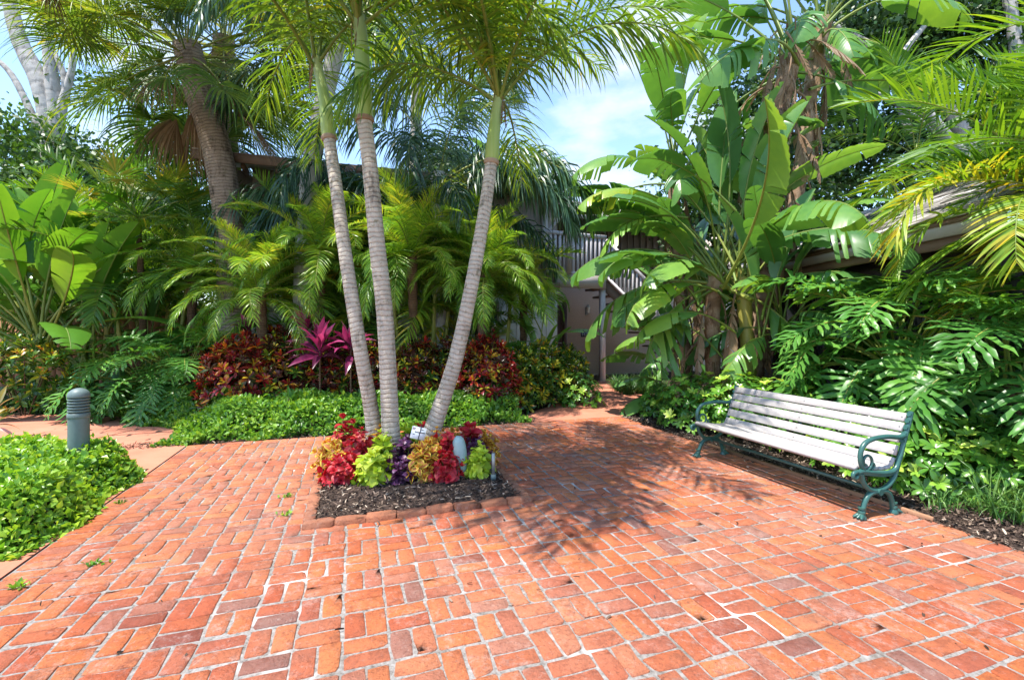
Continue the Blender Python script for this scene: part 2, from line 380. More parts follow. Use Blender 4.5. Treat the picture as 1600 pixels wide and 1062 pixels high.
# ------------------------------------------------------------------ mesh building
class MB:
    def __init__(s):
        s.V = []; s.F = []; s.T = []; s.Rm = []; s.MI = []; s.n = 0; s.mats = []
    def mi(s, mat):
        m = M[mat] if isinstance(mat, str) else mat
        if m not in s.mats: s.mats.append(m)
        return s.mats.index(m)
    def add(s, V, F, tint=0.5, rim=0.0, mat='stem'):
        V = np.asarray(V, float).reshape(-1, 3)
        F = np.asarray(F, int)
        if F.shape[1] == 3:
            F = np.concatenate([F, np.full((len(F), 1), -1 - s.n)], 1)
        s.V.append(V)
        s.F.append(F + s.n)
        s.T.append(np.broadcast_to(np.asarray(tint, float), (len(V),)))
        s.Rm.append(np.broadcast_to(np.asarray(rim, float), (len(V),)))
        s.MI.append(np.full(len(F), s.mi(mat)))
        s.n += len(V)
    def ribbons(s, Pt, W, S, tint, mat, cols=(-1, 1), N=None, fold=0.0):
        """m ribbons with n points each: Pt (m,n,3), W (m,n), S (m,n,3) side vectors"""
        m, n = W.shape
        c = len(cols)
        cs = np.asarray(cols, float)
        V = Pt[:, :, None, :] + S[:, :, None, :] * (W[:, :, None] * cs)[..., None]
        if fold and N is not None:
            V = V + N[:, :, None, :] * (W[:, :, None] * np.abs(cs) * fold)[..., None]
        idx = np.arange(m * n * c).reshape(m, n, c)
        q = np.stack([idx[:, :-1, :-1], idx[:, :-1, 1:], idx[:, 1:, 1:], idx[:, 1:, :-1]], -1).reshape(-1, 4)
        t = np.broadcast_to(np.asarray(tint, float).reshape(-1, 1, 1), (m, n, c)).reshape(-1)
        rim = np.broadcast_to(np.abs(cs), (m, n, c)).reshape(-1).copy()
        s.add(V, q, t, rim, mat)
    def tube(s, path, rad, sides=6, mat='stem', tint=None, cap=True):
        p = np.asarray(path, float)
        n = len(p)
        rad = np.broadcast_to(np.asarray(rad, float), (n,))
        T = np.gradient(p, axis=0)
        T /= np.linalg.norm(T, axis=1, keepdims=True) + 1e-9
        ref = np.array([0, 1, 0.]) if abs(T[0][1]) < .9 else np.array([1., 0, 0])
        A = np.cross(T, ref); A /= np.linalg.norm(A, axis=1, keepdims=True) + 1e-9
        B = np.cross(T, A)
        th = np.linspace(0, 2 * math.pi, sides, endpoint=False)
        V = p[:, None] + rad[:, None, None] * (np.cos(th)[None, :, None] * A[:, None] + np.sin(th)[None, :, None] * B[:, None])
        i = np.arange(n * sides).reshape(n, sides)
        j = np.roll(i, -1, 1)
        q = np.stack([i[:-1], j[:-1], j[1:], i[1:]], -1).reshape(-1, 4)
        if tint is None:
            ln = np.concatenate([[0], np.cumsum(np.linalg.norm(np.diff(p, axis=0), axis=1))])
            tv = np.repeat(ln, sides)
        elif np.ndim(tint): tv = np.repeat(np.asarray(tint, float), sides)
        else: tv = tint
        s.add(V, q, tv, 0, mat)
        if cap:
            for k, e in ((0, p[0]), (n - 1, p[-1])):
                ring = V[k]
                Vc = np.vstack([ring, e])
                fs = [[a, (a + 1) % sides, sides] for a in range(sides)]
                s.add(Vc, fs, (tv[k * sides] if np.ndim(tv) else tv), 0, mat)
    def box(s, c, size, rot=None, mat='trim', tint=.5, bev=0.0):
        x, y, z = [d / 2 for d in size]
        b = min(bev, x * .9, y * .9, z * .9)
        if b > 0:
            V = []
            for zz, ins in ((-z, b), (-z + b, 0), (z - b, 0), (z, b)):
                for sx, sy in ((-1, -1), (1, -1), (1, 1), (-1, 1)):
                    V.append((sx * (x - ins), sy * (y - ins), zz))
            F = []
            for k in range(3):
                for a in range(4):
                    a2 = (a + 1) % 4
                    F.append((k * 4 + a, k * 4 + a2, k * 4 + 4 + a2, k * 4 + 4 + a))
            F += [(3, 2, 1, 0), (12, 13, 14, 15)]
        else:
            V = [(sx * x, sy * y, sz * z) for sz in (-1, 1) for sx, sy in ((-1, -1), (1, -1), (1, 1), (-1, 1))]
            F = [(3, 2, 1, 0), (4, 5, 6, 7)] + [(a, (a + 1) % 4, 4 + (a + 1) % 4, 4 + a) for a in range(4)]
        V = [Vector(v) for v in V]
        if rot is not None: V = [rot @ v for v in V]
        c = Vector(c)
        s.add([tuple(v + c) for v in V], F, tint, 0, mat)
    def mesh(s, name, smooth=True):
        me = bpy.data.meshes.new(name)
        V = np.concatenate(s.V); F = np.concatenate(s.F); MI = np.concatenate(s.MI)
        tri = F[:, 3] < 0
        cnt = np.where(tri, 3, 4)
        flat = F.reshape(-1)
        flat = flat[flat >= 0]
        me.vertices.add(len(V)); me.vertices.foreach_set('co', V.reshape(-1).astype(np.float32))
        me.loops.add(len(flat)); me.loops.foreach_set('vertex_index', flat.astype(np.int32))
        me.polygons.add(len(F))
        me.polygons.foreach_set('loop_start', np.concatenate([[0], np.cumsum(cnt)[:-1]]).astype(np.int32))
        me.polygons.foreach_set('material_index', MI.astype(np.int32))
        if smooth: me.polygons.foreach_set('use_smooth', np.ones(len(F), bool))
        for nm, arr in (('tint', s.T), ('rim', s.Rm)):
            a = me.attributes.new(nm, 'FLOAT', 'POINT')
            a.data.foreach_set('value', np.concatenate(arr).astype(np.float32))
        for m in s.mats: me.materials.append(m)
        me.update(calc_edges=True)
        return me

def link(name, me, parent=None, loc=(0, 0, 0), rot=None, scale=1.0):
    o = bpy.data.objects.new(name, me)
    col.objects.link(o)
    if parent is not None: o.parent = parent
    o.location = loc
    if rot is not None: o.rotation_euler = rot
    o.scale = (scale,) * 3 if isinstance(scale, (int, float)) else scale
    return o
def thing(name, label, cat, loc=(0, 0, 0), rz=0.0, group=None):
    o = bpy.data.objects.new(name, None)
    o.empty_display_size = .1
    col.objects.link(o)
    o.location = loc; o.rotation_euler = (0, 0, rz)
    o['label'] = label; o['category'] = cat
    if group: o['group'] = group
    return o
def tag(o, label=None, cat=None, group=None, kind=None):
    if label: o['label'] = label
    if cat: o['category'] = cat
    if group: o['group'] = group
    if kind: o['kind'] = kind
    return o

def nrm(a):
    return a / (np.linalg.norm(a, axis=-1, keepdims=True) + 1e-9)
def grow(p0, d0, length, n, g, power=1.2):
    """m curved blades: start points (m,3), directions (m,3), lengths (m,), gravity pull g"""
    m = len(p0)
    g = np.broadcast_to(np.asarray(g, float), (m,))
    ts = np.linspace(0, 1, n)
    pts = [p0]; dirs = []
    p = p0.copy()
    for k in range(n):
        d = d0.copy()
        d[:, 2] -= g * ts[k] ** power
        d = nrm(d)
        dirs.append(d)
        if k < n - 1:
            p = p + d * (length / (n - 1))[:, None]
            pts.append(p)
    return np.stack(pts, 1), np.stack(dirs, 1)
def arc(Lr, a0, droop, n, power=1.3, side=0.0):
    s = np.linspace(0, 1, n)
    a = a0 - droop * s ** power
    st = Lr / (n - 1)
    x = np.concatenate([[0], np.cumsum(np.cos(a[:-1]) * st)])
    z = np.concatenate([[0], np.cumsum(np.sin(a[:-1]) * st)])
    y = side * s ** 2 * Lr
    p = np.stack([x, y, z], 1)
    T = nrm(np.gradient(p, axis=0))
    Y = np.tile([0, 1., 0], (n, 1))
    N = nrm(np.cross(T, Y))
    N[:] = np.where((N[:, 2:3] < 0) & (np.abs(N[:, 2:3]) > .2), -N, N) if False else -nrm(np.cross(Y, T)) * -1
    N = nrm(np.cross(T, Y)) * 1.0
    if N[0][2] < 0: N = -N
    return s, p, T, Y, N

# ---- leaf kinds (each variant leaves the plant at another elevation)
def frond_mesh(name, mat, L_=2.0, a0=60, droop=70, npairs=38, ll=.5, lw=.014, up=25, f0=75, f1=30, g=.8, bare=.22,
               rad=.012, seed=0, segs=4, tbase=.5, tvar=.2, stem='stem', plume=0.0, power=1.3, tiptint=0.0):
    r = np.random.default_rng(seed)
    mb = MB()
    s, p, T, Y, N = arc(L_, R(a0), R(droop), 22, power, r.uniform(-.05, .05))
    mb.tube(p, rad * (1 - .85 * s) + .001, 4, stem, tint=.55, cap=False)
    si = np.linspace(bare, .995, npairs)
    si = np.repeat(si, 2) + r.normal(0, .004, npairs * 2)
    si = np.clip(si, 0, 1)
    sg = np.tile([1., -1.], npairs)
    I = lambda A: np.stack([np.interp(si, s, A[:, k]) for k in range(3)], 1)
    p0, Ti, Ni = I(p), nrm(I(T)), nrm(I(N))
    Yi = np.tile([0, 1., 0], (len(si), 1))
    q = (si - bare) / (1 - bare)
    ang = np.radians(f0 + (f1 - f0) * q + r.normal(0, 4, len(si)))
    upa = np.radians(up + r.normal(0, 6 + plume * 40, len(si)))
    lat = Yi * (sg * np.cos(upa))[:, None] + Ni * np.sin(upa)[:, None]
    d0 = nrm(Ti * np.cos(ang)[:, None] + lat * np.sin(ang)[:, None])
    ln = ll * (.30 + .70 * np.sin(np.pi * np.clip(.12 + .80 * q, 0, 1)) ** .8) * r.uniform(.85, 1.08, len(si))
    pts, dirs = grow(p0, d0, ln, segs + 1, g * r.uniform(.7, 1.3, len(si)))
    S = nrm(Ti[:, None] * 1.0 + Ni[:, None] * r.normal(0, .45, (len(si), 1, 1)) - dirs * np.sum(Ti[:, None] * dirs, -1, keepdims=True))
    tt = np.linspace(0, 1, segs + 1)
    prof = np.interp(tt, [0, .15, .5, .8, 1], [.45, 1, .9, .55, .04])
    W = lw * prof[None, :] * (ln / ll)[:, None] ** .5
    tint = np.clip(tbase + r.normal(0, tvar, len(si)) + tiptint * q, 0, 1)
    mb.ribbons(pts, W, S, tint, mat)
    return mb.mesh(name)

def fan_mesh(name, mat, Rr=.9, a0=40, Lp=1.0, nseg=34, g=1.0, seed=0, span=140, tbase=.5, lw=.02, droop=25, stem='stem'):
    r = np.random.default_rng(seed)
    mb = MB()
    s, p, T, Y, N = arc(Lp, R(a0), R(droop), 8)
    mb.tube(p, .013 * (1 - .4 * s), 4, stem, tint=.55, cap=False)
    e = p[-1]; Te, Ne = T[-1], N[-1]
    th = np.radians(np.linspace(-span, span, nseg) + r.normal(0, 1.5, nseg))
    d0 = Te[None] * np.cos(th)[:, None] + np.array([0, 1., 0])[None] * np.sin(th)[:, None] + Ne[None] * (.18 + .10 * np.cos(th))[:, None]
    d0 = nrm(d0)
    ln = Rr * (.72 + .28 * np.cos(th)) * r.uniform(.9, 1.05, nseg)
    p0 = e[None] + Te[None] * (0.16 * np.clip(np.cos(th), 0, 1))[:, None]
    pts, dirs = grow(p0, d0, ln, 8, g * r.uniform(.7, 1.35, nseg), 2.2)
    S = nrm(np.cross(dirs, np.broadcast_to(Ne, dirs.shape)))
    tt = np.linspace(0, 1, 8)
    prof = np.interp(tt, [0, .35, .5, .8, 1], [.15, 1, .85, .3, .05])
    W = lw * prof[None] * np.ones((nseg, 1))
    mb.ribbons(pts, W, S, np.clip(tbase + r.normal(0, .14, nseg), 0, 1), mat, cols=(-1, 0, 1), N=np.broadcast_to(Ne, dirs.shape), fold=.5)
    return mb.mesh(name)

def blade_mesh(name, mat, Lp=1.0, Lb=1.4, Wb=.24, a0=70, droop=40, tear=.3, seed=0, tbase=.45, up=18, hang=.25, bdroop=45, stem='stem', rp=.018, peel=0.0):
    """paddle leaf: petiole, arched midrib and a blade split into strips where the wind has torn it"""
    r = np.random.default_rng(seed)
    mb = MB()
    n1, n2 = 8, 37
    Lt = Lp + Lb
    s = np.concatenate([np.linspace(0, Lp, n1), Lp + np.linspace(0, Lb, n2)[1:]]) / Lt
    a = np.where(s * Lt <= Lp, R(a0) - R(droop) * (s * Lt / max(Lp, .01)) ** 1.5,
                 R(a0 - droop) - R(bdroop) * np.clip((s * Lt - Lp) / Lb, 0, 1) ** 1.3)
    p = np.zeros((len(s), 3))
    for k in range(1, len(s)):
        st = (s[k] - s[k - 1]) * Lt
        p[k] = p[k - 1] + np.array([math.cos(a[k - 1]), 0, math.sin(a[k - 1])]) * st
    sw = r.uniform(-.08, .08)
    p[:, 1] += sw * s ** 2 * Lt
    T = nrm(np.gradient(p, axis=0))
    N = nrm(np.stack([-np.sin(a), np.zeros_like(a), np.cos(a)], 1))
    mb.tube(p, np.interp(s, [0, Lp / Lt, 1], [rp * 1.35, rp * .75, .003]), 5, stem, tint=.5, cap=False)
    mp, mT, mN = p[n1 - 1:], T[n1 - 1:], N[n1 - 1:]
    q = np.linspace(0, 1, n2)
    w = Wb * np.clip(np.sin(np.pi * np.clip(q, 0, 1) ** .82), 0, 1) ** .55
    w[0] = .012; w[-1] = .004
    C = 5
    cf = np.linspace(0, 1, C)
    for sg in (1., -1.):
        cuts = [0]
        while cuts[-1] < n2 - 1:
            cuts.append(min(n2 - 1, cuts[-1] + (int(r.integers(2, 6)) if r.random() < tear else int(r.integers(8, 20)))))
        for ci, (c0, c1) in enumerate(zip(cuts[:-1], cuts[1:])):
            k = np.arange(c0, c1 + 1)
            m_ = len(k)
            ua = R(up + r.uniform(-8, 10) * (tear + .3))
            hg = hang * (1 + r.uniform(-.5, 1.8) * tear)
            V = np.zeros((m_, C, 3))
            zig = ((k % 2) * 2 - 1) * .006
            pinch = (np.linspace(-1, 1, m_)) * (-.018 if len(cuts) > 2 else 0)
            pinch[0] *= (c0 != 0); pinch[-1] *= (c1 != n2 - 1)
            Y = np.tile([0, sg, 0], (m_, 1))
            for j, cc in enumerate(cf):
                lateral = Y * math.cos(ua) + mN[k] * math.sin(ua)
                V[:, j] = mp[k] + lateral * (w[k] * cc)[:, None] + mT[k] * (w[k] * cc * .38 + pinch * cc)[:, None] \
                    + mN[k] * (zig * .7 * min(1, cc * 2) + .008 * math.sin(ci * 3.1) * cc)[:, None]
                V[:, j, 2] -= hg * (w[k] * cc ** 2)
            idx = np.arange(m_ * C).reshape(m_, C)
            qd = np.stack([idx[:-1, :-1], idx[:-1, 1:], idx[1:, 1:], idx[1:, :-1]], -1).reshape(-1, 4)
            tn = np.clip(tbase + r.normal(0, .06) + np.tile(cf * .08, m_) + peel * np.tile(cf, m_) ** 3, 0, 1)
            mb.add(V, qd, tn, np.tile(cf, m_), mat)
    me = mb.mesh(name)
    return me

def philo_mesh(name, Lp=.8, Lb=.75, a0=50, droop=30, bdroop=80, seed=0, tbase=.45, nl=13, lobe=.40):
    r = np.random.default_rng(seed)
    mb = MB()
    s, p, T, Y, N = arc(Lp, R(a0), R(droop), 8)
    mb.tube(p, .012, 5, 'stem', tint=.45, cap=False)
    s2 = np.linspace(0, 1, 16)
    a = R(a0 - droop) - R(bdroop) * (.35 + .65 * s2)
    q = np.zeros((16, 3)); q[0] = p[-1]
    for k in range(1, 16):
        q[k] = q[k - 1] + np.array([math.cos(a[k - 1]), 0, math.sin(a[k - 1])]) * Lb / 15
    mT = nrm(np.gradient(q, axis=0))
    mN = np.stack([-np.sin(a), np.zeros(16), np.cos(a)], 1)
    mb.tube(q, .009 * (1 - .8 * s2) + .001, 4, 'stem', tint=.9, cap=False)
    # web along the midrib
    Yv = np.tile([0, 1., 0], (16, 1))
    mb.ribbons(q[None], (.055 * np.sin(np.pi * np.clip(s2 * .9 + .1, 0, 1)))[None], Yv[None], [tbase], 'philo', cols=(-1, 0, 1), N=mN[None], fold=.3)
    st = np.repeat(np.linspace(.0, .93, nl), 2) + r.normal(0, .01, nl * 2)
    st = np.clip(st, 0, 1)
    sg = np.tile([1., -1.], nl)
    I = lambda A: np.stack([np.interp(st, s2, A[:, k]) for k in range(3)], 1)
    p0, Ti, Ni = I(q), nrm(I(mT)), nrm(I(mN))
    ang = np.radians(np.interp(st, [0, .15, .5, 1], [125, 88, 62, 30]) + r.normal(0, 5, nl * 2))
    upa = np.radians(12 + r.normal(0, 9, nl * 2))
    lat = np.array([0, 1., 0])[None] * (sg * np.cos(upa))[:, None] + Ni * np.sin(upa)[:, None]
    d0 = nrm(Ti * np.cos(ang)[:, None] + lat * np.sin(ang)[:, None])
    ln = lobe * np.interp(st, [0, .2, .6, 1], [.72, 1.0, .85, .45]) * r.uniform(.9, 1.1, nl * 2)
    n = 10
    pts, dirs = grow(p0, d0, ln, n, .5 * r.uniform(.5, 1.5, nl * 2))
    Nn = np.broadcast_to(Ni[:, None], dirs.shape)
    S = nrm(np.cross(dirs, Nn))
    tt = np.linspace(0, 1, n)
    prof = np.interp(tt, [0, .15, .35, .5, .6, .78, .9, 1], [.95, .62, .85, .70, .85, .70, .4, .03])
    W = .030 * prof[None] * (1 + .22 * np.sin(tt[None] * 17 + r.uniform(0, 6, (nl * 2, 1)))) * (ln / lobe)[:, None] ** .5
    W[:, -1] = .001
    pts = pts + Nn * (.010 * np.sin(tt[None] * 12 + r.uniform(0, 6, (nl * 2, 1))))[..., None]
    mb.ribbons(pts, W, S, np.clip(tbase + r.normal(0, .12, nl * 2), 0, 1), 'philo', cols=(-1, 0, 1), N=Nn, fold=.25)
    return mb.mesh(name)

def whorl_mesh(name, mat, n=8, ll=.10, lw=.022, el=15, g=.7, seed=0, tbase=.5, tvar=.08, stem=.08, segs=4, spread=1.0, layers=1, cols=(-1, 0, 1), fold=.25, wprof=None, stemr=.003, elvar=8, smat='stem'):
    """leaves set round one shoot tip"""
    r = np.random.default_rng(seed)
    mb = MB()
    if stem: mb.tube([(0, 0, -stem), (0.004, 0, -stem / 2), (0, 0, 0)], stemr, 4, smat, tint=.4, cap=False)
    for k in range(layers):
        m = n
        th = np.linspace(0, 2 * np.pi, m, endpoint=False) + k * 1.2 + r.normal(0, .16, m)
        f = k / max(1, layers - 1) if layers > 1 else 0
        e = np.radians(el + (70 - el) * f * .8 + r.normal(0, elvar, m))
        d0 = np.stack([np.cos(th) * np.cos(e), np.sin(th) * np.cos(e), np.sin(e)], 1)
        ln = ll * (1 - .45 * f) * r.uniform(.8, 1.12, m)
        p0 = np.tile([0, 0, stem * (f - 1) * .9 if layers > 1 else 0.0], (m, 1)) + d0 * ll * .08
        pts, dirs = grow(p0, d0, ln, segs + 1, g * r.uniform(.6, 1.4, m))
        S = nrm(np.cross(dirs, np.array([0, 0, 1.])[None, None] + dirs * .01))
        S = nrm(S + r.normal(0, .18, (m, 1, 3)))
        Nn = nrm(np.cross(S, dirs))
        tt = np.linspace(0, 1, segs + 1)
        if wprof is None: prof = np.interp(tt, [0, .3, .62, .85, 1], [.18, .75, 1, .72, .05])
        else: prof = np.interp(tt, *wprof)
        W = lw * prof[None] * (ln / ll)[:, None]
        mb.ribbons(pts, W, S, np.clip(tbase + r.normal(0, tvar, m) + .12 * f, 0, 1), mat, cols=cols, N=Nn, fold=fold)
    return mb.mesh(name)

def single_leaf_mesh(name, mat, ll=.42, lw=.04, el=45, g=1.0, seed=0, tbase=.5, segs=7):
    r = np.random.default_rng(seed)
    mb = MB()
    d0 = np.array([[math.cos(R(el)), 0, math.sin(R(el))]])
    pts, dirs = grow(np.zeros((1, 3)), d0, np.array([ll]), segs + 1, g)
    S = np.tile([0, 1., 0], (1, segs + 1, 1))
    Nn = nrm(np.cross(dirs, S)) * -1
    tt = np.linspace(0, 1, segs + 1)
    prof = np.interp(tt, [0, .12, .4, .7, 1], [.25, .3, 1, .8, .03])
    mb.ribbons(pts, lw * prof[None], S, [tbase], mat, cols=(-1, -.5, 0, .5, 1), N=np.where(Nn[..., 2:3] < 0, -Nn, Nn), fold=.35)
    return mb.mesh(name)

def leaf_cloud(mb, centers, nrmls, n, ll, lw, mat, seed=0, spread=1.0, tint=None, segs=3, g=.4, fold=.3):
    """n small leaves: centers (n,3), leaning outwards along nrmls"""
    r = np.random.default_rng(seed)
    d0 = nrm(nrmls * .7 + r.normal(0, .75 * spread, (n, 3)))
    ln = ll * r.uniform(.45, 1.4, n)
    pts, dirs = grow(centers, d0, ln, segs, g)
    S = nrm(np.cross(dirs, nrm(nrmls + r.normal(0, .4, (n, 3)))[:, None]))
    Nn = nrm(np.cross(S, dirs))
    tt = np.linspace(0, 1, segs)
    prof = np.interp(tt, [0, .45, .55, 1], [.15, 1, 1, .05])
    W = lw * prof[None] * (ln / ll)[:, None]
    if tint is None: tint = np.clip(.5 + r.normal(0, .2, n), 0, 1)
    mb.ribbons(pts, W, S, tint, mat, cols=(-1, 0, 1) if fold else (-1, 1), N=Nn, fold=fold)

def catmull(pts, n):
    p = np.array([tuple(v) for v in pts], float)
    p = np.vstack([2 * p[0] - p[1], p, 2 * p[-1] - p[-2]])
    out = []
    m = len(p) - 3
    for t in np.linspace(0, m - 1e-6, n):
        i = int(t); f = t - i
        a, b, c, d = p[i:i + 4]
        out.append(.5 * ((2 * b) + (-a + c) * f + (2 * a - 5 * b + 4 * c - d) * f * f + (-a + 3 * b - 3 * c + d) * f ** 3))
    return np.array(out)

# ================================================================== THE SETTING
# ground sheet, far bigger than the garden
mb = MB()
mb.add([(-120, -20, -.03), (120, -20, -.03), (120, 200, -.03), (-120, 200, -.03)], [(0, 1, 2, 3)], mat='soil')
tag(link('ground', mb.mesh('ground', False)), kind='structure')

# mulch beds (gently uneven sheet) beyond and beside the paving
def uneven(name, x0, x1, y0, y1, nx, ny, z, amp, mat, inside=None, uvspace=False, seed=1):
    r = np.random.default_rng(seed)
    xs = np.linspace(x0, x1, nx); ys = np.linspace(y0, y1, ny)
    X, Y = np.meshgrid(xs, ys, indexing='ij')
    Z = z + r.normal(0, amp, X.shape)
    if uvspace:
        c, s_ = math.cos(YAW), math.sin(YAW)
        X, Y = X * c - Y * s_, X * s_ + Y * c
    V = np.stack([X, Y, Z], -1).reshape(-1, 3)
    i = np.arange(nx * ny).reshape(nx, ny)
    q = np.stack([i[:-1, :-1], i[1:, :-1], i[1:, 1:], i[:-1, 1:]], -1).reshape(-1, 4)
    mb = MB(); mb.add(V, q, mat=mat)
    return mb.mesh(name)
tag(link('mulch_strip', uneven('mulch_strip', 4.12, 7.6, -1.5, 6.95, 70, 150, .012, .010, 'mulch', uvspace=True)), kind='structure')
tag(link('planting_bed', uneven('planting_bed', -4.3, 2.75, 6.87, 10.9, 120, 70, .02, .012, 'mulch', uvspace=True, seed=2)), kind='structure')

# smooth terracotta paths
def poly_sheet(name, pts, z, mat, thick=.05):
    n = len(pts)
    V = [(p[0], p[1], z) for p in pts] + [(p[0], p[1], z - thick) for p in pts]
    me = bpy.data.meshes.new(name)
    F = [tuple(range(n))] + [(i, n + i, n + (i + 1) % n, (i + 1) % n) for i in range(n)]
    me.from_pydata(V, [], F)
    me.materials.append(M[mat])
    me.update()
    return me
A = UV(-1.955, 7.9)
left_path = [UV(-1.955, -1.0), UV(-1.955, 7.6), G(200, 651), G(60, 651), (-13, 8.0), (-13, 4.8), (-5.5, 4.8), (-4.6, 1.0), (-3.6, -1)]
tag(link('path', poly_sheet('path', left_path, .034, 'concrete')), kind='structure')
# expansion joints in the path
jm = MB()
for a_, b_ in ((G(118, 696), G(206, 676)), (G(175, 684), G(300, 676))):
    a_ = Vector(a_); b_ = Vector(b_)
    d = (b_ - a_); L0 = d.length; ang = math.atan2(d.y, d.x)
    jm.box((a_ + b_) / 2 + Vector((0, 0, .036)), (L0, .012, .004), Matrix.Rotation(ang, 3, 'Z'), 'soil')
tag(link('path_joint', jm.mesh('path_joint', False)), kind='structure')
door_path = [UV(2.55, 6.862), UV(3.15, 6.862), UV(4.15, 6.862), G(990, 640), G(1002, 622), G(1035, 604), G(1040, 598), G(940, 595), G(925, 603), G(912, 616), G(880, 632), G(845, 640)]
door_path = [UV(2.2, 6.862), UV(4.2, 6.862)] + [Vector(p) for p in (G(983, 640), G(1000, 622), G(1018, 606), G(1024, 596), G(938, 594), G(925, 604), G(905, 618), G(872, 632), G(838, 644))]
tag(link('entrance_path', poly_sheet('entrance_path', door_path, .030, 'concrete')), kind='structure')

# ------------------------------------------------------------------ brick patio
MOD, JT = .2136, .0155
U0, U1, V1 = -1.94, 4.15, 6.85
BED = (-.36, 1.43, 3.72, 5.50)       # planter in patio coordinates u0,u1,v0,v1 (outer)
patio = bpy.data.objects.new('brick_patio', None)
mbp = MB()
c4 = [UV(U0, -1.5), UV(U1, -1.5), UV(U1, V1), UV(U0, V1)]
mbp.add([tuple(v + Vector((0, 0, .030))) for v in c4], [(0, 1, 2, 3)], mat='mortar')
patio = link('brick_patio', mbp.mesh('brick_patio', False))
tag(patio, kind='structure')

def brick_geo(r, lx, ly, h=.013, mat='brick', rough=1.0):
    """worn brick: rounded outline with chipped corners, soft arris, flat back"""
    n = 10
    hx, hy = lx / 2, ly / 2
    cr = min(hx, hy)
    c_ = [min(.8, r.choice([r.uniform(.06, .2), r.uniform(.25, .5)], p=[.7, .3])) * cr * rough * .9 for _ in range(4)]
    o = [(hx, -hy + c_[0]), (hx, hy - c_[1]), (hx - c_[1], hy), (0, hy), (-hx + c_[2], hy), (-hx, hy - c_[2]), (-hx, -hy + c_[3]), (-hx + c_[3], -hy), (0, -hy), (hx - c_[0], -hy)]
    o = np.array(o) + r.normal(0, .0034 * rough, (n, 2))
    ins = r.uniform(.003, .006) * rough
    inner = o * (1 - ins / np.array([hx, hy]))
    zt = h + r.normal(0, .0006, n) * rough
    V = np.vstack([np.c_[o, np.full(n, -.004)], np.c_[o, zt - .0035 * rough], np.c_[inner, zt], [[0, 0, h + .0005]]])
    F = []
    for k in range(2):
        for a in range(n):
            b = (a + 1) % n
            F.append((k * n + a, k * n + b, (k + 1) * n + b, (k + 1) * n + a))
    T3 = [(2 * n + a, 2 * n + (a + 1) % n, 3 * n) for a in range(n)]
    return V, np.array(F), np.array(T3)
variants = []
for k in range(26):
    r_ = np.random.default_rng(100 + k)
    V, F, T3 = brick_geo(r_, MOD - JT - r_.uniform(0, .006), MOD / 2 - JT * .9 - r_.uniform(0, .004))
    mb = MB(); tv = k / 26
    mb.add(V, F, tv, 0, 'brick'); mb.n -= len(V)
    mb.V.pop(); mb.T.pop(); mb.Rm.pop()
    F0 = mb.F.pop(); mb.MI.pop()
    mb.add(V, F, tv, 0, 'brick')
    f3 = np.concatenate([T3, np.full((len(T3), 1), -1)], 1)
    mb.F.append(f3); mb.MI.append(np.zeros(len(f3), int))
    variants.append((mb.mesh('brick', False), V, F, T3))
ni = int(round((U1 - U0) / MOD)); nj = int(V1 / MOD) + 2
modu = (U1 - U0) / ni
cells = []
r_ = np.random.default_rng(5)
for i in range(ni):
    for j in range(nj):
        u = U0 + (i + .5) * modu; v = V1 - (j + .5) * MOD
        if v < .6: continue
        cross = (i == 0) or (j == 0 and False) or ((i + j) % 2 == 0)
        for k in (-1, 1):
            if cross: cells.append((u, v + k * MOD / 4, 0.0))
            else: cells.append((u + k * modu / 4, v, math.pi / 2))
info = []
for (u, v, ro) in cells:
    if BED[0] + .085 < u < BED[1] - .085 and BED[2] + .085 < v < BED[3] - .085: continue
    p = UV(u, v)
    if p.y < .5: continue
    px = CXP + FP * p.x / p.y; py = HOR + FP * CAMZ / p.y
    vis = -30 < px < 1630 and py < 1090
    info.append((0 if vis else 1, p.length, u, v, ro))
info.sort()
jb = MB()
fa = []
for k, (nv, dist, u, v, ro) in enumerate(info):
    if nv and dist > 9: continue
    p = UV(u + r_.normal(0, .0022), v + r_.normal(0, .0022))
    zz = .023 + r_.normal(0, .0013)
    vi = int(r_.integers(0, len(variants)))
    me, V, F, T3 = variants[vi]
    rz = ro + YAW + r_.normal(0, .014) + (math.pi if r_.random() < .5 else 0)
    tilt = (r_.normal(0, .008), r_.normal(0, .008))
    if k < 300:
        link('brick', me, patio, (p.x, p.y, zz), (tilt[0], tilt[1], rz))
    else:
        Rm = np.array(Euler((tilt[0], tilt[1], rz)).to_matrix())
        VV = V @ Rm.T + np.array([p.x, p.y, zz])
        tv = r_.random()
        n0 = jb.n
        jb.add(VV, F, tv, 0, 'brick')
        f3 = np.concatenate([T3 + n0, np.full((len(T3), 1), -1)], 1)
        jb.F.append(f3); jb.MI.append(np.zeros(len(f3), int))
o = link('bricks', jb.mesh('bricks', False), patio)
o['kind'] = 'stuff'

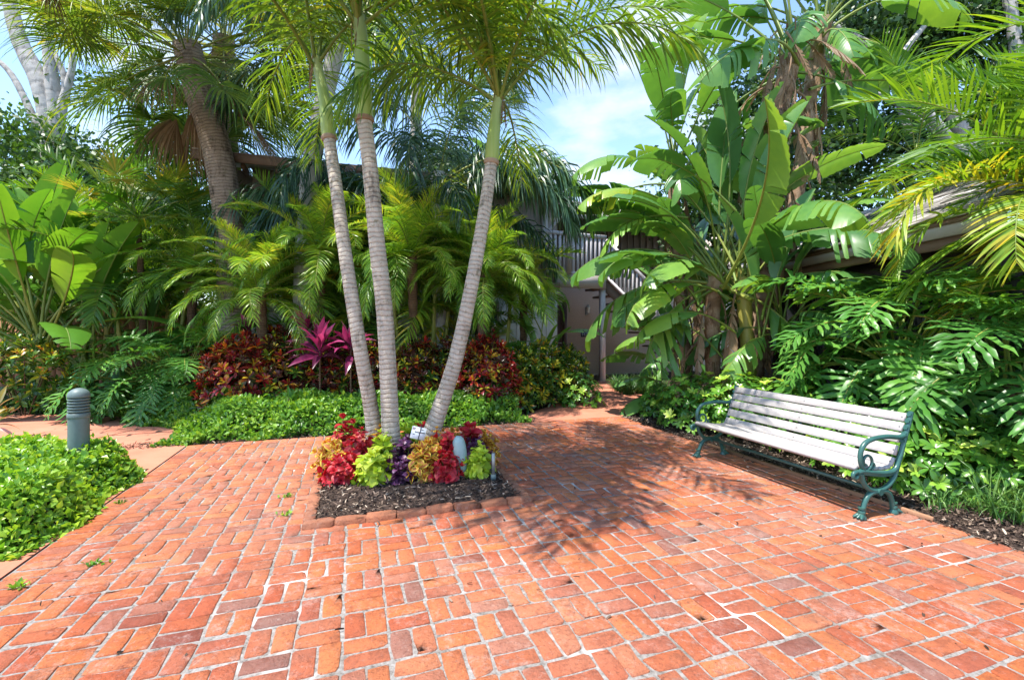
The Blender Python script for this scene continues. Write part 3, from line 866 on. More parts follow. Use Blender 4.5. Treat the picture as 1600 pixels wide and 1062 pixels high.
# ------------------------------------------------------------------ planter bed
bed = thing('planter_bed', 'square raised bed of dark mulch edged with worn bricks in the patio', 'planter', UV((BED[0] + BED[1]) / 2, (BED[2] + BED[3]) / 2), YAW)
def local_bed(u, v): return (u - (BED[0] + BED[1]) / 2, v - (BED[2] + BED[3]) / 2)
r_ = np.random.default_rng(9)
W_ = BED[1] - BED[0]; D_ = BED[3] - BED[2]
def edge_run(x0, y0, x1, y1, n):
    for k in range(n):
        f = (k + .5) / n
        L0 = math.hypot(x1 - x0, y1 - y0) / n
        V, F, T3 = brick_geo(r_, L0 - .008, .088, .046 + r_.uniform(-.008, .008), rough=1.6)
        m_ = MB(); m_.add(V, F, r_.random(), 0, 'edge_brick')
        f3 = np.concatenate([T3, np.full((len(T3), 1), -1)], 1)
        m_.F.append(f3); m_.MI.append(np.zeros(len(f3), int))
        link('edge_brick', m_.mesh('edge_brick', False), bed, (x0 + (x1 - x0) * f, y0 + (y1 - y0) * f, .028),
             (r_.normal(0, .02), r_.normal(0, .02), math.atan2(y1 - y0, x1 - x0) + r_.normal(0, .02)))
hx, hy = W_ / 2 - .05, D_ / 2 - .05
edge_run(-hx - .045, -hy, hx + .045, -hy, 8)
edge_run(-hx, -hy + .05, -hx, hy - .05, 8)
edge_run(hx, -hy + .05, hx, hy - .05, 8)
edge_run(-hx - .045, hy, hx + .045, hy, 8)
# mulch surface of the bed
nx = 60
xs = np.linspace(-hx + .03, hx - .03, nx)
X, Y = np.meshgrid(xs, xs, indexing='ij')
Z = .045 + .05 * np.clip(1 - (X / hx) ** 4, 0, 1) * np.clip(1 - (Y / hy) ** 4, 0, 1) + r_.normal(0, .008, X.shape)
V = np.stack([X, Y, Z], -1).reshape(-1, 3)
i = np.arange(nx * nx).reshape(nx, nx)
q = np.stack([i[:-1, :-1], i[1:, :-1], i[1:, 1:], i[:-1, 1:]], -1).reshape(-1, 4)
mb = MB(); mb.add(V, q, mat='mulch')
link('mulch', mb.mesh('bed_mulch'), bed)
def chips(name, n, sampler, parent=None, seed=3, size=.03):
    r = np.random.default_rng(seed)
    c0 = sampler(r, n)
    th = r.uniform(0, 2 * np.pi, n); e = r.normal(.1, .35, n)
    d = np.stack([np.cos(th) * np.cos(e), np.sin(th) * np.cos(e), np.sin(e)], 1)
    ln = size * r.uniform(.3, 1.6, n)
    pts, dirs = grow(c0, d, ln, 3, .1)
    S = nrm(np.cross(dirs, np.array([0, 0, 1.]) + r.normal(0, .5, (n, 1, 3))))
    mb = MB()
    mb.ribbons(pts, size * .16 * r.uniform(.4, 1.5, (n, 1)) * np.array([[.8, 1, .6]]), S, r.random(n) ** 1.6, 'chip', cols=(-1, 0, 1), N=nrm(np.cross(S, dirs)), fold=.6)
    o = link(name, mb.mesh(name), parent)
    o['kind'] = 'stuff'
    return o
chips('mulch_chips', 6000, lambda r, n: np.stack([r.uniform(-hx + .04, hx - .04, n), r.uniform(-hy + .04, hy - .04, n), r.uniform(.075, .108, n)], 1), bed)
def uvs(u0, u1, v0, v1, z0, z1):
    def f(r, n):
        u = r.uniform(u0, u1, n); v = r.uniform(v0, v1, n)
        return np.stack([u * EU.x + v * EV.x, u * EU.y + v * EV.y, r.uniform(z0, z1, n)], 1)
    return f
chips('mulch_litter', 11000, uvs(4.10, 5.1, .8, 6.75, .02, .045), None, 4, .036)
chips('paving_litter', 260, uvs(-1.9, 4.1, 1.2, 6.8, .038, .042), None, 6, .03)
chips('leaf_litter', 3000, uvs(-3.6, 2.6, 6.83, 7.15, .03, .05), None, 5, .03)

# ------------------------------------------------------------------ house with landing and stair
house = thing('town_house', 'two storey house with pale lower wall, shingle roof and outside stair', 'house')
def wall_part(name, a, b, z0, z1, th, mat, parent=house, kind=None):
    a = Vector(a); b = Vector(b); d = b - a
    m_ = MB(); m_.box(((a.x + b.x) / 2, (a.y + b.y) / 2, (z0 + z1) / 2), (Vector((d.x, d.y)).length, th, z1 - z0), Matrix.Rotation(math.atan2(d.y, d.x), 3, 'Z'), mat)
    o = link(name, m_.mesh(name, False), parent)
    return o
VA, VB = 11.2, 13.4
wall_part('lower_wall', UV(-2.2, VA), UV(4.9, VA), 0, 2.45, .2, 'wall_white')
wall_part('upper_wall', UV(-2.0, VA + .05), UV(4.9, VA + .05), 2.6, 4.99, .2, 'wall_taupe')
wall_part('floor_band', UV(-2.25, VA - .05), UV(4.95, VA - .05), 2.45, 2.6, .26, 'trim_brown')
wall_part('return_wall', UV(4.9, VA + .12), UV(4.9, VB), 0, 4.75, .2, 'wall_taupe')
wall_part('entry_wall', UV(4.9, VB + .1), UV(16.0, VB + .1), 0, 5.0, .2, 'wall_beige')
wall_part('side_wall', UV(-2.2, VA), UV(-2.2, VA + 6), 0, 4.75, .2, 'wall_taupe')
# block joints on the lower wall, as recessed lines (thin darker grooves built as shallow strips)
for k in range(9):
    u = -1.8 + k * .8
    wall_part('wall_joint', UV(u, VA - .102), UV(u + .012, VA - .102), .1, 2.44, .006, 'trim')
for z in (.6, 1.2, 1.8):
    wall_part('wall_joint', UV(-2.2, VA - .103), UV(4.85, VA - .103), z, z + .012, .006, 'trim')
def window(u0, u1, z0, z1, v, parent=house):
    f = wall_part('window', UV(u0, v - .12), UV(u1, v - .12), z0, z1, .05, 'trim_brown', parent)
    w = wall_part('pane', UV(u0 + .06, v - .152), UV(u1 - .06, v - .152), z0 + .06, z1 - .06, .02, 'glass', f)
for (a_, b_, c_, d_) in ((2.75, 3.35, .9, 2.1), (-.6, .6, .9, 2.1), (-1.2, .4, 3.1, 4.3), (1.6, 3.0, 3.1, 4.3)):
    window(a_, b_, c_, d_, VA)
door = wall_part('door', UV(5.15, VB - .03), UV(6.05, VB - .03), .03, 2.15, .05, 'door_brown')
m_ = MB(); m_.tube([UV(5.98, VB - .10, 1.0), UV(5.98, VB - .14, 1.0), UV(5.88, VB - .14, 1.0)], .012, 6, 'metal'); link('handle', m_.mesh('handle'), door)
wall_part('door_frame', UV(6.08, VB - .05), UV(6.2, VB - .05), 0, 2.3, .1, 'door_brown')
# far building block and upper wall behind stair
wall_part('upper_entry_wall', UV(5.0, VB - .02), UV(11, VB - .02), 2.75, 5.0, .06, 'wall_taupe')
for k in range(24):
    u = 5.2 + k * .24
    wall_part('siding_batten', UV(u, VB - .075), UV(u + .04, VB - .075), 2.85, 5.0, .04, 'wall_taupe')
# landing slab and fascia
LA, LB = P(868, 440, 12.1), P(945, 440, 12.8)
LA.z = LB.z = 0
ang = math.atan2(LB.y - LA.y, LB.x - LA.x)
wall_part('landing_floor', LA + EV * .6, LB + EV * .6, 2.72, 2.80, 1.2, 'wall_taupe')
wall_part('fascia', LA + EV * -.03, LB + EV * -.03, 2.50, 2.84, .06, 'trim')
mbp = MB(); mbp.box((LB.x - .06, LB.y + .05, 1.25), (.13, .13, 2.5), Matrix.Rotation(YAW, 3, 'Z'), 'rail', bev=.008)
link('post', mbp.mesh('post'), house)
# railing: balusters are parts
bal = MB(); bal.box((0, 0, .5), (.07, .035, 1.0), None, 'rail', bev=.004); balm = bal.mesh('baluster')
def railing(a, b, za, zb, n):
    a = Vector(a); b = Vector(b)
    d = b - a
    an = math.atan2(d.y, d.x)
    for k in range(n):
        f = (k + .5) / n
        p = a + d * f
        link('baluster', balm, house, (p.x, p.y, za + (zb - za) * f), (0, 0, an))
    for off, sz in ((1.0, .09), (0.0, .07)):
        m_ = MB()
        L0 = math.hypot(d.length, zb - za)
        rot = Matrix.Rotation(an, 3, 'Z') @ Matrix.Rotation(-math.atan2(zb - za, d.length), 3, 'Y')
        c = (a + b) / 2; c.z = (za + zb) / 2 + off + .02
        m_.box(c, (L0, .09, sz), rot, 'rail', bev=.006)
        link('rail', m_.mesh('rail'), house)
railing(LA + EV * -.05 - EU * .35, LB + EV * -.05, 2.86, 2.86, 14)
S1 = LB + EU * 1.5 + EV * .1; S1.z = 0
railing(LB + EU * .05, LB + EU * 2.6 + EV * .05, 2.80, .65, 20)
st = MB()
sa, sb = LB + EU * .02 + EV * .08, LB + EU * 2.7 + EV * .13
d = sb - sa
rot = Matrix.Rotation(math.atan2(d.y, d.x), 3, 'Z') @ Matrix.Rotation(math.atan2(2.25, d.length), 3, 'Y')
c = (sa + sb) / 2; c.z = 1.55
st.box(c, (math.hypot(d.length, 2.25), .06, .3), rot, 'trim_brown')
link('stair_stringer', st.mesh('stair_stringer', False), house)
for k in range(11):
    f = (k + .5) / 11
    p = sa + d * f
    m_ = MB(); m_.box((p.x + EV.x * .55, p.y + EV.y * .55, 2.65 - 2.25 * f), (.3, 1.0, .05), Matrix.Rotation(YAW, 3, 'Z'), 'wall_taupe')
    link('stair_tread', m_.mesh('stair_tread', False), house)
# upper posts of the landing and sloped brace
for u, v in ((-.3, 0), (.35, 0)):
    p = LA + EU * u + EV * v
    m_ = MB(); m_.box((p.x, p.y, 3.85), (.14, .14, 2.0), Matrix.Rotation(YAW, 3, 'Z'), 'trim'); link('post', m_.mesh('post', False), house)
m_ = MB(); m_.tube([P(842, 376, 12.0), P(885, 330, 12.2)], .05, 4, 'trim'); link('brace', m_.mesh('brace'), house)
# roofs with shingle courses
def roof(name, u0, u1, v0, v1, z0, z1, parent=house, courses=14, under='trim_brown'):
    m_ = MB()
    a = [UV(u0, v0, z0), UV(u1, v0, z0), UV(u1, v1, z1), UV(u0, v1, z1)]
    lo = [p - Vector((0, 0, .10)) for p in a]
    m_.add([tuple(p) for p in a + lo], [(0, 1, 2, 3), (7, 6, 5, 4), (0, 4, 5, 1), (1, 5, 6, 2), (2, 6, 7, 3), (3, 7, 4, 0)], mat=under)
    ro = link(name, m_.mesh(name, False), parent)
    s_ = MB()
    r = np.random.default_rng(3)
    sl = math.atan2(z1 - z0, v1 - v0)
    rot = Matrix.Rotation(YAW, 3, 'Z') @ Matrix.Rotation(sl, 3, 'X')
    for k in range(courses):
        f = (k + .1) / courses
        v = v0 + (v1 - v0) * f; z = z0 + (z1 - z0) * f
        u = u0
        while u < u1:
            w = r.uniform(.14, .3)
            s_.box(UV(u + w / 2, v + .1 + r.normal(0, .012), z + .05 + r.normal(0, .004)), (w - .012, (v1 - v0) / courses * 1.25, .022), rot, 'shingle', tint=r.random())
            u += w
    o = link('shingles', s_.mesh('shingles', False), ro); o['kind'] = 'stuff'
    return ro
roof('roof', -2.9, 4.6, 10.5, 14.5, 4.85, 6.0)
wall_part('soffit', UV(-2.85, 10.85), UV(4.55, 10.85), 4.80, 4.84, .66, 'trim')
roof('roof', 4.7, 11, 12.0, 16.0, 4.75, 6.1)
wall_part('gutter_board', UV(-2.9, 10.47), UV(4.6, 10.47), 4.68, 4.86, .05, 'trim_brown')
wall_part('gutter_board', UV(4.7, 11.97), UV(11, 11.97), 4.5, 4.72, .05, 'trim')
for k in range(12):
    u = -2.7 + k * .62
    wall_part('rafter', UV(u, 10.6), UV(u, 11.15), 4.62, 4.74, .06, 'trim_brown')

# wall lantern and number sign
lan = thing('wall_lantern', 'small pale carriage lantern on the beige wall beside the entrance', 'lantern', UV(6.88, VB - .03, 1.98), YAW)
m_ = MB()
m_.tube([(0, -.01, -.12), (0, -.01, .12)], .035, 6, 'metal'); m_.tube([(0, 0, -.08), (0, -.09, -.12), (0, -.13, -.04)], .010, 5, 'metal')
link('bracket', m_.mesh('bracket'), lan)
m_ = MB(); m_.tube([(0, -.13, -.06), (0, -.13, .0), (0, -.13, .10)], [.04, .052, .06], 6, 'lantern_glass'); link('lamp_glass', m_.mesh('lamp_glass'), lan)
m_ = MB(); m_.tube([(0, -.13, .10), (0, -.13, .12), (0, -.13, .18), (0, -.13, .21)], [.07, .072, .03, .008], 6, 'metal'); link('lamp_cap', m_.mesh('lamp_cap'), lan)
m_ = MB(); m_.tube([(0, -.13, -.10), (0, -.13, -.075), (0, -.13, -.06)], [.008, .03, .045], 6, 'metal'); link('finial', m_.mesh('finial'), lan)

SP = P(916, 522, 14.85)
u_, v_ = toUV(SP)
sg_ = thing('house_number_sign', 'dark navy house number plate with pale digits on beige wall', 'sign', UV(u_, VB - .04, SP.z), YAW)
m_ = MB(); m_.box((0, 0, 0), (.36, .03, .17), None, 'navy', bev=.01); link('plate', m_.mesh('plate'), sg_)
m_ = MB(); m_.box((.03, -.018, 0), (.25, .006, .095), None, 'plate_white'); link('number_field', m_.mesh('number_field', False), sg_)
m_ = MB(); m_.box((-.145, -.018, 0), (.02, .006, .10), None, 'plate_white'); link('stripe', m_.mesh('stripe', False), sg_)
fc = bpy.data.curves.new('digits', 'FONT')
fc.body = '4883'; fc.size = .10; fc.align_x = 'CENTER'; fc.align_y = 'CENTER'; fc.extrude = .002; fc.offset = .003
fc.materials.append(M['navy'])
fo = bpy.data.objects.new('digits', fc); col.objects.link(fo); fo.parent = sg_; fo.location = (.03, -.0235, 0); fo.rotation_euler = (R(90), 0, 0)
bpy.context.view_layer.update()
dm = bpy.data.meshes.new_from_object(fo.evaluated_get(bpy.context.evaluated_depsgraph_get()))
bpy.data.objects.remove(fo)
dm.name = 'digits'
fo = link('digits', dm, sg_, (.03, -.0235, 0), (R(90), 0, 0))

# ------------------------------------------------------------------ right building with shingle roof
bung = thing('garden_bungalow', 'low building with sunlit shingle roof and dark windows behind the bench', 'building')
BX = 4.75
def boxpart(name, c, size, mat, parent=bung, rot=None, bev=0):
    m_ = MB(); m_.box(c, size, rot, mat, bev=bev)
    return link(name, m_.mesh(name, False), parent)
boxpart('fascia', (BX, 7.65, 2.58), (.06, 6.1, .2), 'trim')
boxpart('fascia_trim', (BX + .06, 7.65, 2.42), (.06, 6.1, .12), 'trim_brown')
boxpart('soffit', (BX + .62, 7.65, 2.49), (1.08, 6.1, .03), 'trim_brown')
boxpart('wall_base', (5.42, 7.75, .3), (.16, 5.9, .6), 'dark_board')
boxpart('header', (5.42, 7.75, 2.3), (.16, 5.9, .34), 'dark_board')
boxpart('room_back_wall', (7.6, 7.75, 1.3), (.1, 5.9, 2.5), 'door_brown')
boxpart('end_wall', (6.5, 4.86, 1.3), (2.1, .1, 2.6), 'dark_board')
boxpart('room_floor', (6.5, 7.75, .58), (2.2, 5.9, .04), 'door_brown')
for k in range(6):
    y = 5.4 + k * .88
    w = boxpart('window', (5.42, y, 1.36), (.06, .86, 1.5), 'trim_brown')
    w2 = boxpart('pane', (5.375, y, 1.36), (.03, .76, 1.40), 'glass', w)
for k in range(9):
    boxpart('blind_strip', (5.335, 5.62 + k * .34, 1.45), (.02, .27, 1.2), 'blind')
bm_ = MB(); bm_.box((0, 0, 0), (.05, .145, 2.0), None, 'dark_board', bev=.006); bme = bm_.mesh('board')
for k in range(4):
    link('wall_board', bme, bung, (5.36, 4.9 + k * .15, 1.2))
for k in range(12):
    link('wall_board', bme, bung, (5.5 + k * .15, 4.78, 1.2), (0, 0, math.pi / 2))
m_ = MB()
RW, RH = 2.9, 1.30
m_.add([(BX - .04, 4.6, 2.66), (BX - .04, 10.7, 2.66), (BX + RW, 10.7, 2.66 + RH), (BX + RW, 4.6, 2.66 + RH),
        (BX - .04, 4.6, 2.60), (BX - .04, 10.7, 2.60), (BX + RW, 10.7, 2.60 + RH), (BX + RW, 4.6, 2.60 + RH)],
       [(0, 3, 2, 1), (4, 5, 6, 7), (0, 1, 5, 4), (3, 7, 6, 2), (0, 4, 7, 3), (1, 2, 6, 5)], mat='trim_brown')
rf = link('roof', m_.mesh('roof', False), bung)
r_ = np.random.default_rng(12)
sl = math.atan2(RH, RW + .04)
shm = []
for k in range(5):
    m_ = MB(); m_.box((0, 0, 0), (.30, .20 + .05 * k, .020), None, 'shingle', tint=r_.random()); shm.append((m_.mesh('shingle', False), .20 + .05 * k))
cnt = 0; rest = MB()
for k in range(14):
    f = (k + .3) / 14
    y = 4.6
    while y < 10.6:
        ki = int(r_.integers(0, 5)); me, w = shm[ki]
        x = BX - .04 + (RW) * f; z = 2.66 + RH * f
        loc = (x + .03 + r_.normal(0, .008), y + w / 2, z + .035 + r_.normal(0, .003))
        vis = 4.0 < y < 9.2
        if vis and cnt < 298:
            link('shingle', me, rf, loc, (0, -sl + .03 + r_.normal(0, .008), 0), (1, .95, 1)); cnt += 1
        else:
            rest.box(loc, (.30, w * .95, .02), Matrix.Rotation(-sl + .03, 3, 'Y'), 'shingle', tint=r_.random())
        y += w
o = link('shingles', rest.mesh('shingles', False), rf); o['kind'] = 'stuff'

# ------------------------------------------------------------------ left wooden fence
fen = thing('wooden_fence', 'warm brown upright board fence behind the left plants', 'fence', (0, 0, 0))
fb = MB(); fb.box((0, 0, .95), (.14, .022, 1.9), None, 'fence', bev=.004); fbm = fb.mesh('board')
F0, F1 = Vector((-13.5, 9.4, 0)), Vector((-5.8, 10.8, 0))
nb = 52
for k in range(nb):
    p = F0 + (F1 - F0) * (k + .5) / nb
    link('board', fbm, fen, (p.x, p.y, random.uniform(-.02, .02)), (0, 0, math.atan2(1.4, 7.7) + random.gauss(0, .01)))
for z in (.4, 1.5):
    m_ = MB(); d = F1 - F0; c = (F0 + F1) / 2
    m_.box((c.x - .02, c.y + .06, z), (d.length, .05, .09), Matrix.Rotation(math.atan2(d.y, d.x), 3, 'Z'), 'fence'); link('rail', m_.mesh('rail', False), fen)

# ================================================================== PLANTS
GA = 2.39996
def crown(root, meshes, origin, n, name='frond', el_of=None, seed=0, scale=(.9, 1.1), az0=0.0, azspan=None, pick=None, rad=.0, droll=6, order=None, drise=0.0):
    """n leaves round a shoot; meshes run from upright to hanging"""
    r = random.Random(seed)
    out = []
    for k in range(n):
        f = (k + .5) / n
        mi = min(len(meshes) - 1, int(f * len(meshes)))
        if pick: mi = pick(f)
        az = az0 + k * GA + r.uniform(-.25, .25) if azspan is None else az0 + azspan * (r.random() - .5)
        o = Vector(origin) + Vector((math.cos(az) * rad, math.sin(az) * rad, -drise * f))
        e = Euler((R(r.gauss(0, droll)), R(r.gauss(0, 5)), az))
        out.append(link(name, meshes[mi], root, o, e, r.uniform(*scale)))
    return out

# --- frond libraries
def lib(fn, base, elevs, **kw):
    return [fn(base, a0=a, seed=17 * i + kw.get('sd', 0), **{k: (v[i] if isinstance(v, (list, tuple)) else v) for k, v in kw.items() if k != 'sd'}) for i, a in enumerate(elevs)]
KING = lib(frond_mesh, 'king_frond', [84, 74, 62, 48, 30], mat='king', L_=[2.0, 2.1, 2.2, 2.2, 2.1], droop=[40, 65, 85, 100, 105], npairs=62, ll=.66, lw=.0125, up=[22, 20, 12, 5, 0], g=[.9, 1.1, 1.4, 1.6, 1.7], bare=.12, rad=.022, tbase=[.7, .6, .55, .5, .45], tvar=.16, plume=.6)
ARECA = lib(frond_mesh, 'areca_frond', [82, 68, 54, 38, 18], mat='areca', L_=[1.9, 2.0, 2.0, 1.9, 1.8], droop=[50, 75, 90, 95, 95], npairs=44, ll=.50, lw=.014, up=[35, 30, 25, 20, 12], g=[.35, .4, .5, .6, .7], bare=.18, rad=.011, tbase=[.5, .48, .5, .55, .7], tvar=.12)
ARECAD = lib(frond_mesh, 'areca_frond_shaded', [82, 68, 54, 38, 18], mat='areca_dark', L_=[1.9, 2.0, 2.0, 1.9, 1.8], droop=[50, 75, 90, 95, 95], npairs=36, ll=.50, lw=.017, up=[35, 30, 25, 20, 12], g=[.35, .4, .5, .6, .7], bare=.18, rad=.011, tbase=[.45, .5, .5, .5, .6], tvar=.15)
YELLOW = lib(frond_mesh, 'areca_frond_yellow', [30, 0], mat='areca', L_=[1.9, 1.5], droop=[115, 85], npairs=44, ll=.52, lw=.016, up=[10, 4], g=[.6, .6], bare=.18, rad=.011, tbase=.74, tvar=.10, tiptint=.05)
PYG = lib(frond_mesh, 'date_frond', [80, 62, 44, 24, 4], mat='pygmy', L_=[1.1, 1.25, 1.3, 1.3, 1.2], droop=[55, 85, 105, 105, 95], npairs=84, ll=.235, lw=.0047, up=[25, 20, 14, 8, 0], g=[.5, .6, .8, .9, 1.0], bare=.08, rad=.008, tbase=[.72, .7, .64, .58, .5], tvar=.14)
QUEEN = lib(frond_mesh, 'queen_frond', [76, 60, 44, 28, 8], mat='queen', L_=[3.0, 3.2, 3.3, 3.2, 3.0], droop=[60, 90, 110, 110, 95], npairs=88, ll=.95, lw=.018, up=[15, 8, 0, -5, -10], g=[2.4, 2.8, 3.2, 3.4, 3.4], bare=.14, rad=.022, tbase=[.55, .55, .5, .45, .4], tvar=.16, plume=.7, segs=[5, 5, 5, 5, 5])
FAN = lib(fan_mesh, 'fan_leaf', [75, 50, 25, 0, -30], mat='fan', Rr=.95, Lp=[.9, 1.0, 1.1, 1.1, 1.0], g=[.8, 1.2, 1.8, 2.4, 2.8], tbase=[.8, .74, .66, .56, .45], nseg=50, lw=.015)
FAND = lib(fan_mesh, 'dead_fan_leaf', [-50, -72], mat='dead', Rr=.85, Lp=[.8, .7], g=[3, 3.4], tbase=[.5, .4], nseg=22, lw=.013, span=38, stem='dead')
FANS = lib(fan_mesh, 'small_fan_leaf', [60, 35, 10], mat='fan', Rr=.55, Lp=[.8, .8, .7], g=[.3, .5, .8], tbase=[.8, .7, .6], nseg=30, lw=.019)
STREL = lib(blade_mesh, 'paddle_leaf', [86, 76, 64, 50, 34, 12, -12], mat='strel', Lp=[1.1, 1.1, 1.1, 1.0, .9, .7, .6], Lb=[1.5, 1.6, 1.6, 1.5, 1.4, 1.2, 1.1], Wb=[.22, .26, .28, .29, .28, .26, .24], droop=[8, 14, 20, 26, 26, 25, 20], bdroop=[22, 40, 55, 60, 65, 60, 50],
            tear=[.1, .25, .45, .6, .8, .9, .9], tbase=[.55, .48, .45, .45, .5, .42, .5], up=[38, 28, 20, 12, 4, 0, -6], hang=[.1, .15, .3, .4, .6, .7, .8])
STRELB = lib(blade_mesh, 'paddle_leaf_bright', [86, 76, 62, 46, 28, 8], mat='strel_bright', Lp=[.8, .8, .8, .7, .6, .5], Lb=[1.25, 1.3, 1.3, 1.2, 1.1, 1.0], Wb=[.19, .22, .23, .22, .20, .18], droop=[6, 12, 18, 22, 22, 20], bdroop=[15, 30, 45, 50, 50, 45],
             tear=[.0, .1, .15, .3, .5, .6], tbase=[.6, .55, .5, .5, .45, .4], up=[45, 35, 25, 18, 10, 5], hang=[.0, .1, .2, .3, .4, .5])
STRELY = lib(blade_mesh, 'paddle_leaf_yellowing', [34, 8], mat='strel', Lp=.8, Lb=1.2, Wb=.24, droop=25, bdroop=60, tear=.8, tbase=[.8, .86], up=2, hang=.6)
STRELD = lib(blade_mesh, 'dead_paddle_leaf', [-35, -60, -74], mat='dead', Lp=[.5, .4, .3], Lb=[1.1, 1.0, .9], Wb=[.10, .07, .06], droop=[35, 25, 14], bdroop=[20, 8, 0], tear=1.0, tbase=[.5, .6, .4], up=-20, hang=.8, stem='dead', rp=.02)
PHILO = lib(philo_mesh, 'philodendron_leaf', [72, 52, 32, 10], Lp=[.85, .85, .8, .7], Lb=[.72, .78, .78, .7], droop=[20, 25, 30, 25], bdroop=[70, 75, 75, 70], tbase=[.6, .5, .45, .4])
TI = [single_leaf_mesh('cordyline_leaf', 'ti', ll=.40 + .04 * k, lw=.054, el=78 - 22 * k, g=.5 + .25 * k, seed=k, tbase=(.72, .60, .45, .3)[k]) for k in range(4)]
TIG = [single_leaf_mesh('broad_leaf', 'strel', ll=.5, lw=.07, el=78 - 22 * k, g=.5 + .25 * k, seed=k, tbase=.5) for k in range(4)]
TIC = [single_leaf_mesh('cream_leaf', 'cream', ll=.42, lw=.035, el=70 - 24 * k, g=.5 + .25 * k, seed=k, tbase=.4 + .18 * k) for k in range(4)]
WH = [whorl_mesh('leaf_whorl', 'scheff', n=8, ll=.095, lw=.0215, el=e, g=g_, seed=k, tbase=t_, stem=.10) for k, (e, g_, t_) in enumerate(((40, .4, .82), (20, .6, .62), (8, .8, .45), (-8, .9, .3)))]
CR = {}
for nm in ('croton_red', 'croton_dark', 'croton_green'):
    CR[nm] = [whorl_mesh('leaf_cluster', nm, n=6, layers=3, ll=.17, lw=.030, el=8 + 6 * k, g=.5, seed=30 + k, tbase=.5, tvar=.26, stem=.10, elvar=14, wprof=([0, .3, .6, .85, 1], [.15, .85, 1, .7, .05])) for k in range(4)]
CO = {}
for nm, lw_ in (('col_red', .034), ('col_lime', .035), ('col_yellow', .031), ('col_purple', .029)):
    CO[nm] = [whorl_mesh('leaf_cluster', nm, n=4, layers=2, ll=.115, lw=lw_ * 1.25, el=8 + 7 * k, g=.9, seed=50 + k, tbase=.5, tvar=.2, stem=.055, elvar=9, cols=(-1, -.62, 0, .62, 1), fold=.22,
                         wprof=([0, .12, .4, .7, .9, 1], [.25, .8, 1, .75, .35, .04]), stemr=.003) for k in range(3)]
CRN = {}

# --- crownshaft palms growing from the bed
def trunk_part(root, pts, radii, mat, n=60, sides=14, name='trunk', ringamp=0.0, ringfreq=20, wob=.0, seed=0):
    path = catmull(pts, n)
    ln = np.concatenate([[0], np.cumsum(np.linalg.norm(np.diff(path, axis=0), axis=1))])
    rad = np.interp(np.linspace(0, 1, n), np.linspace(0, 1, len(radii)), radii)
    if ringamp: rad = rad * (1 + ringamp * np.sin(ln * ringfreq * 2 * math.pi))
    if wob: rad = rad * (1 + wob * np.random.default_rng(seed).normal(0, 1, n))
    m_ = MB(); m_.tube(path, rad, sides, mat)
    return link(name, m_.mesh(name), root)
def king_palm(label, pts, shaft_pts, radii, sr, ncr, seed, scale, az0=0, extra=()):
    base = pts[0]
    t = thing('palm_tree', label, 'palm tree', (0, 0, 0), 0, 'crownshaft palms growing from the patio bed')
    trunk_part(t, pts, radii, 'bark_king', 120, 16, ringamp=.010, ringfreq=19)
    path = catmull(shaft_pts, 20)
    m_ = MB(); m_.tube(path, np.interp(np.linspace(0, 1, 20), [0, .1, .35, 1], [sr * 1.08, sr * 1.12, sr, sr * .72]), 14, 'shaft', tint=np.linspace(0, 1, 20))
    link('crownshaft', m_.mesh('crownshaft'), t)
    m_ = MB()
    d = Vector(shaft_pts[1]) - Vector(shaft_pts[0]); d.normalize(); b = Vector(shaft_pts[0])
    m_.tube([b - d * .03, b - d * .01, b + d * .015], [sr * 1.12, sr * 1.26, sr * 1.14], 14, 'dead', tint=.7)
    link('scar_ring', m_.mesh('scar_ring'), t)
    top = Vector(shaft_pts[-1])
    crown(t, KING, top, ncr, seed=seed, scale=scale, az0=az0, rad=.03, drise=.12)
    for az_, mi_ in extra:
        link('frond', KING[mi_], t, top - Vector((0, 0, .1)), (0, 0, R(az_)), scale[1] * (1.18 if az_ < -70 else 1))
    # papery brown fibre where the fronds leave the shaft
    for k in range(4):
        a = k * 1.6 + seed
        link('dry_sheath', STRELD[2], t, top + Vector((math.cos(a) * .05, math.sin(a) * .05, 0)), (0, 0, a), .3)
    return t
Y0 = 4.75
king_palm('left leaning crownshaft palm with slender grey trunk in the patio bed',
          [P(594, 738, 4.85), P(586, 690, 4.85), P(580, 640, 4.84), P(562, 540, 4.75), P(540, 400, 4.8), P(525, 290, 4.85), P(514, 215, 4.9)],
          [P(514, 215, 4.9), P(509, 170, 4.92), P(502, 130, 4.95), P(493, 90, 4.97)], [.135, .084, .070, .067, .063, .060], .064, 8, 3, (.85, .98), .2)
king_palm('middle upright crownshaft palm, tallest of the three in the patio bed',
          [P(614, 745, 4.72), P(612, 700, 4.72), P(609, 640, 4.72), P(602, 500, 4.7), P(589, 380, 4.68), P(579, 270, 4.66), P(569, 186, 4.65)],
          [P(569, 186, 4.65), P(567, 130, 4.66), P(565, 70, 4.68), P(561, 25, 4.7)], [.145, .092, .083, .080, .075, .072], .078, 9, 8, (.95, 1.1), 2.0, ((-100, 2), (-86, 3), (-112, 2), (-94, 1), (-78, 2)))
king_palm('right leaning crownshaft palm with pale curved trunk in the patio bed',
          [P(660, 735, 4.9), P(669, 690, 4.88), P(683, 650, 4.86), P(712, 560, 4.85), P(736, 450, 4.85), P(757, 330, 4.9), P(768, 252, 4.95)],
          [P(768, 252, 4.95), P(771, 215, 4.95), P(775, 180, 4.96), P(780, 145, 4.98)], [.15, .094, .080, .073, .066, .062], .066, 10, 21, (.85, 1.0), 1.1, ((2, 2), (-20, 3), (-112, 2), (-102, 3), (-122, 2)))

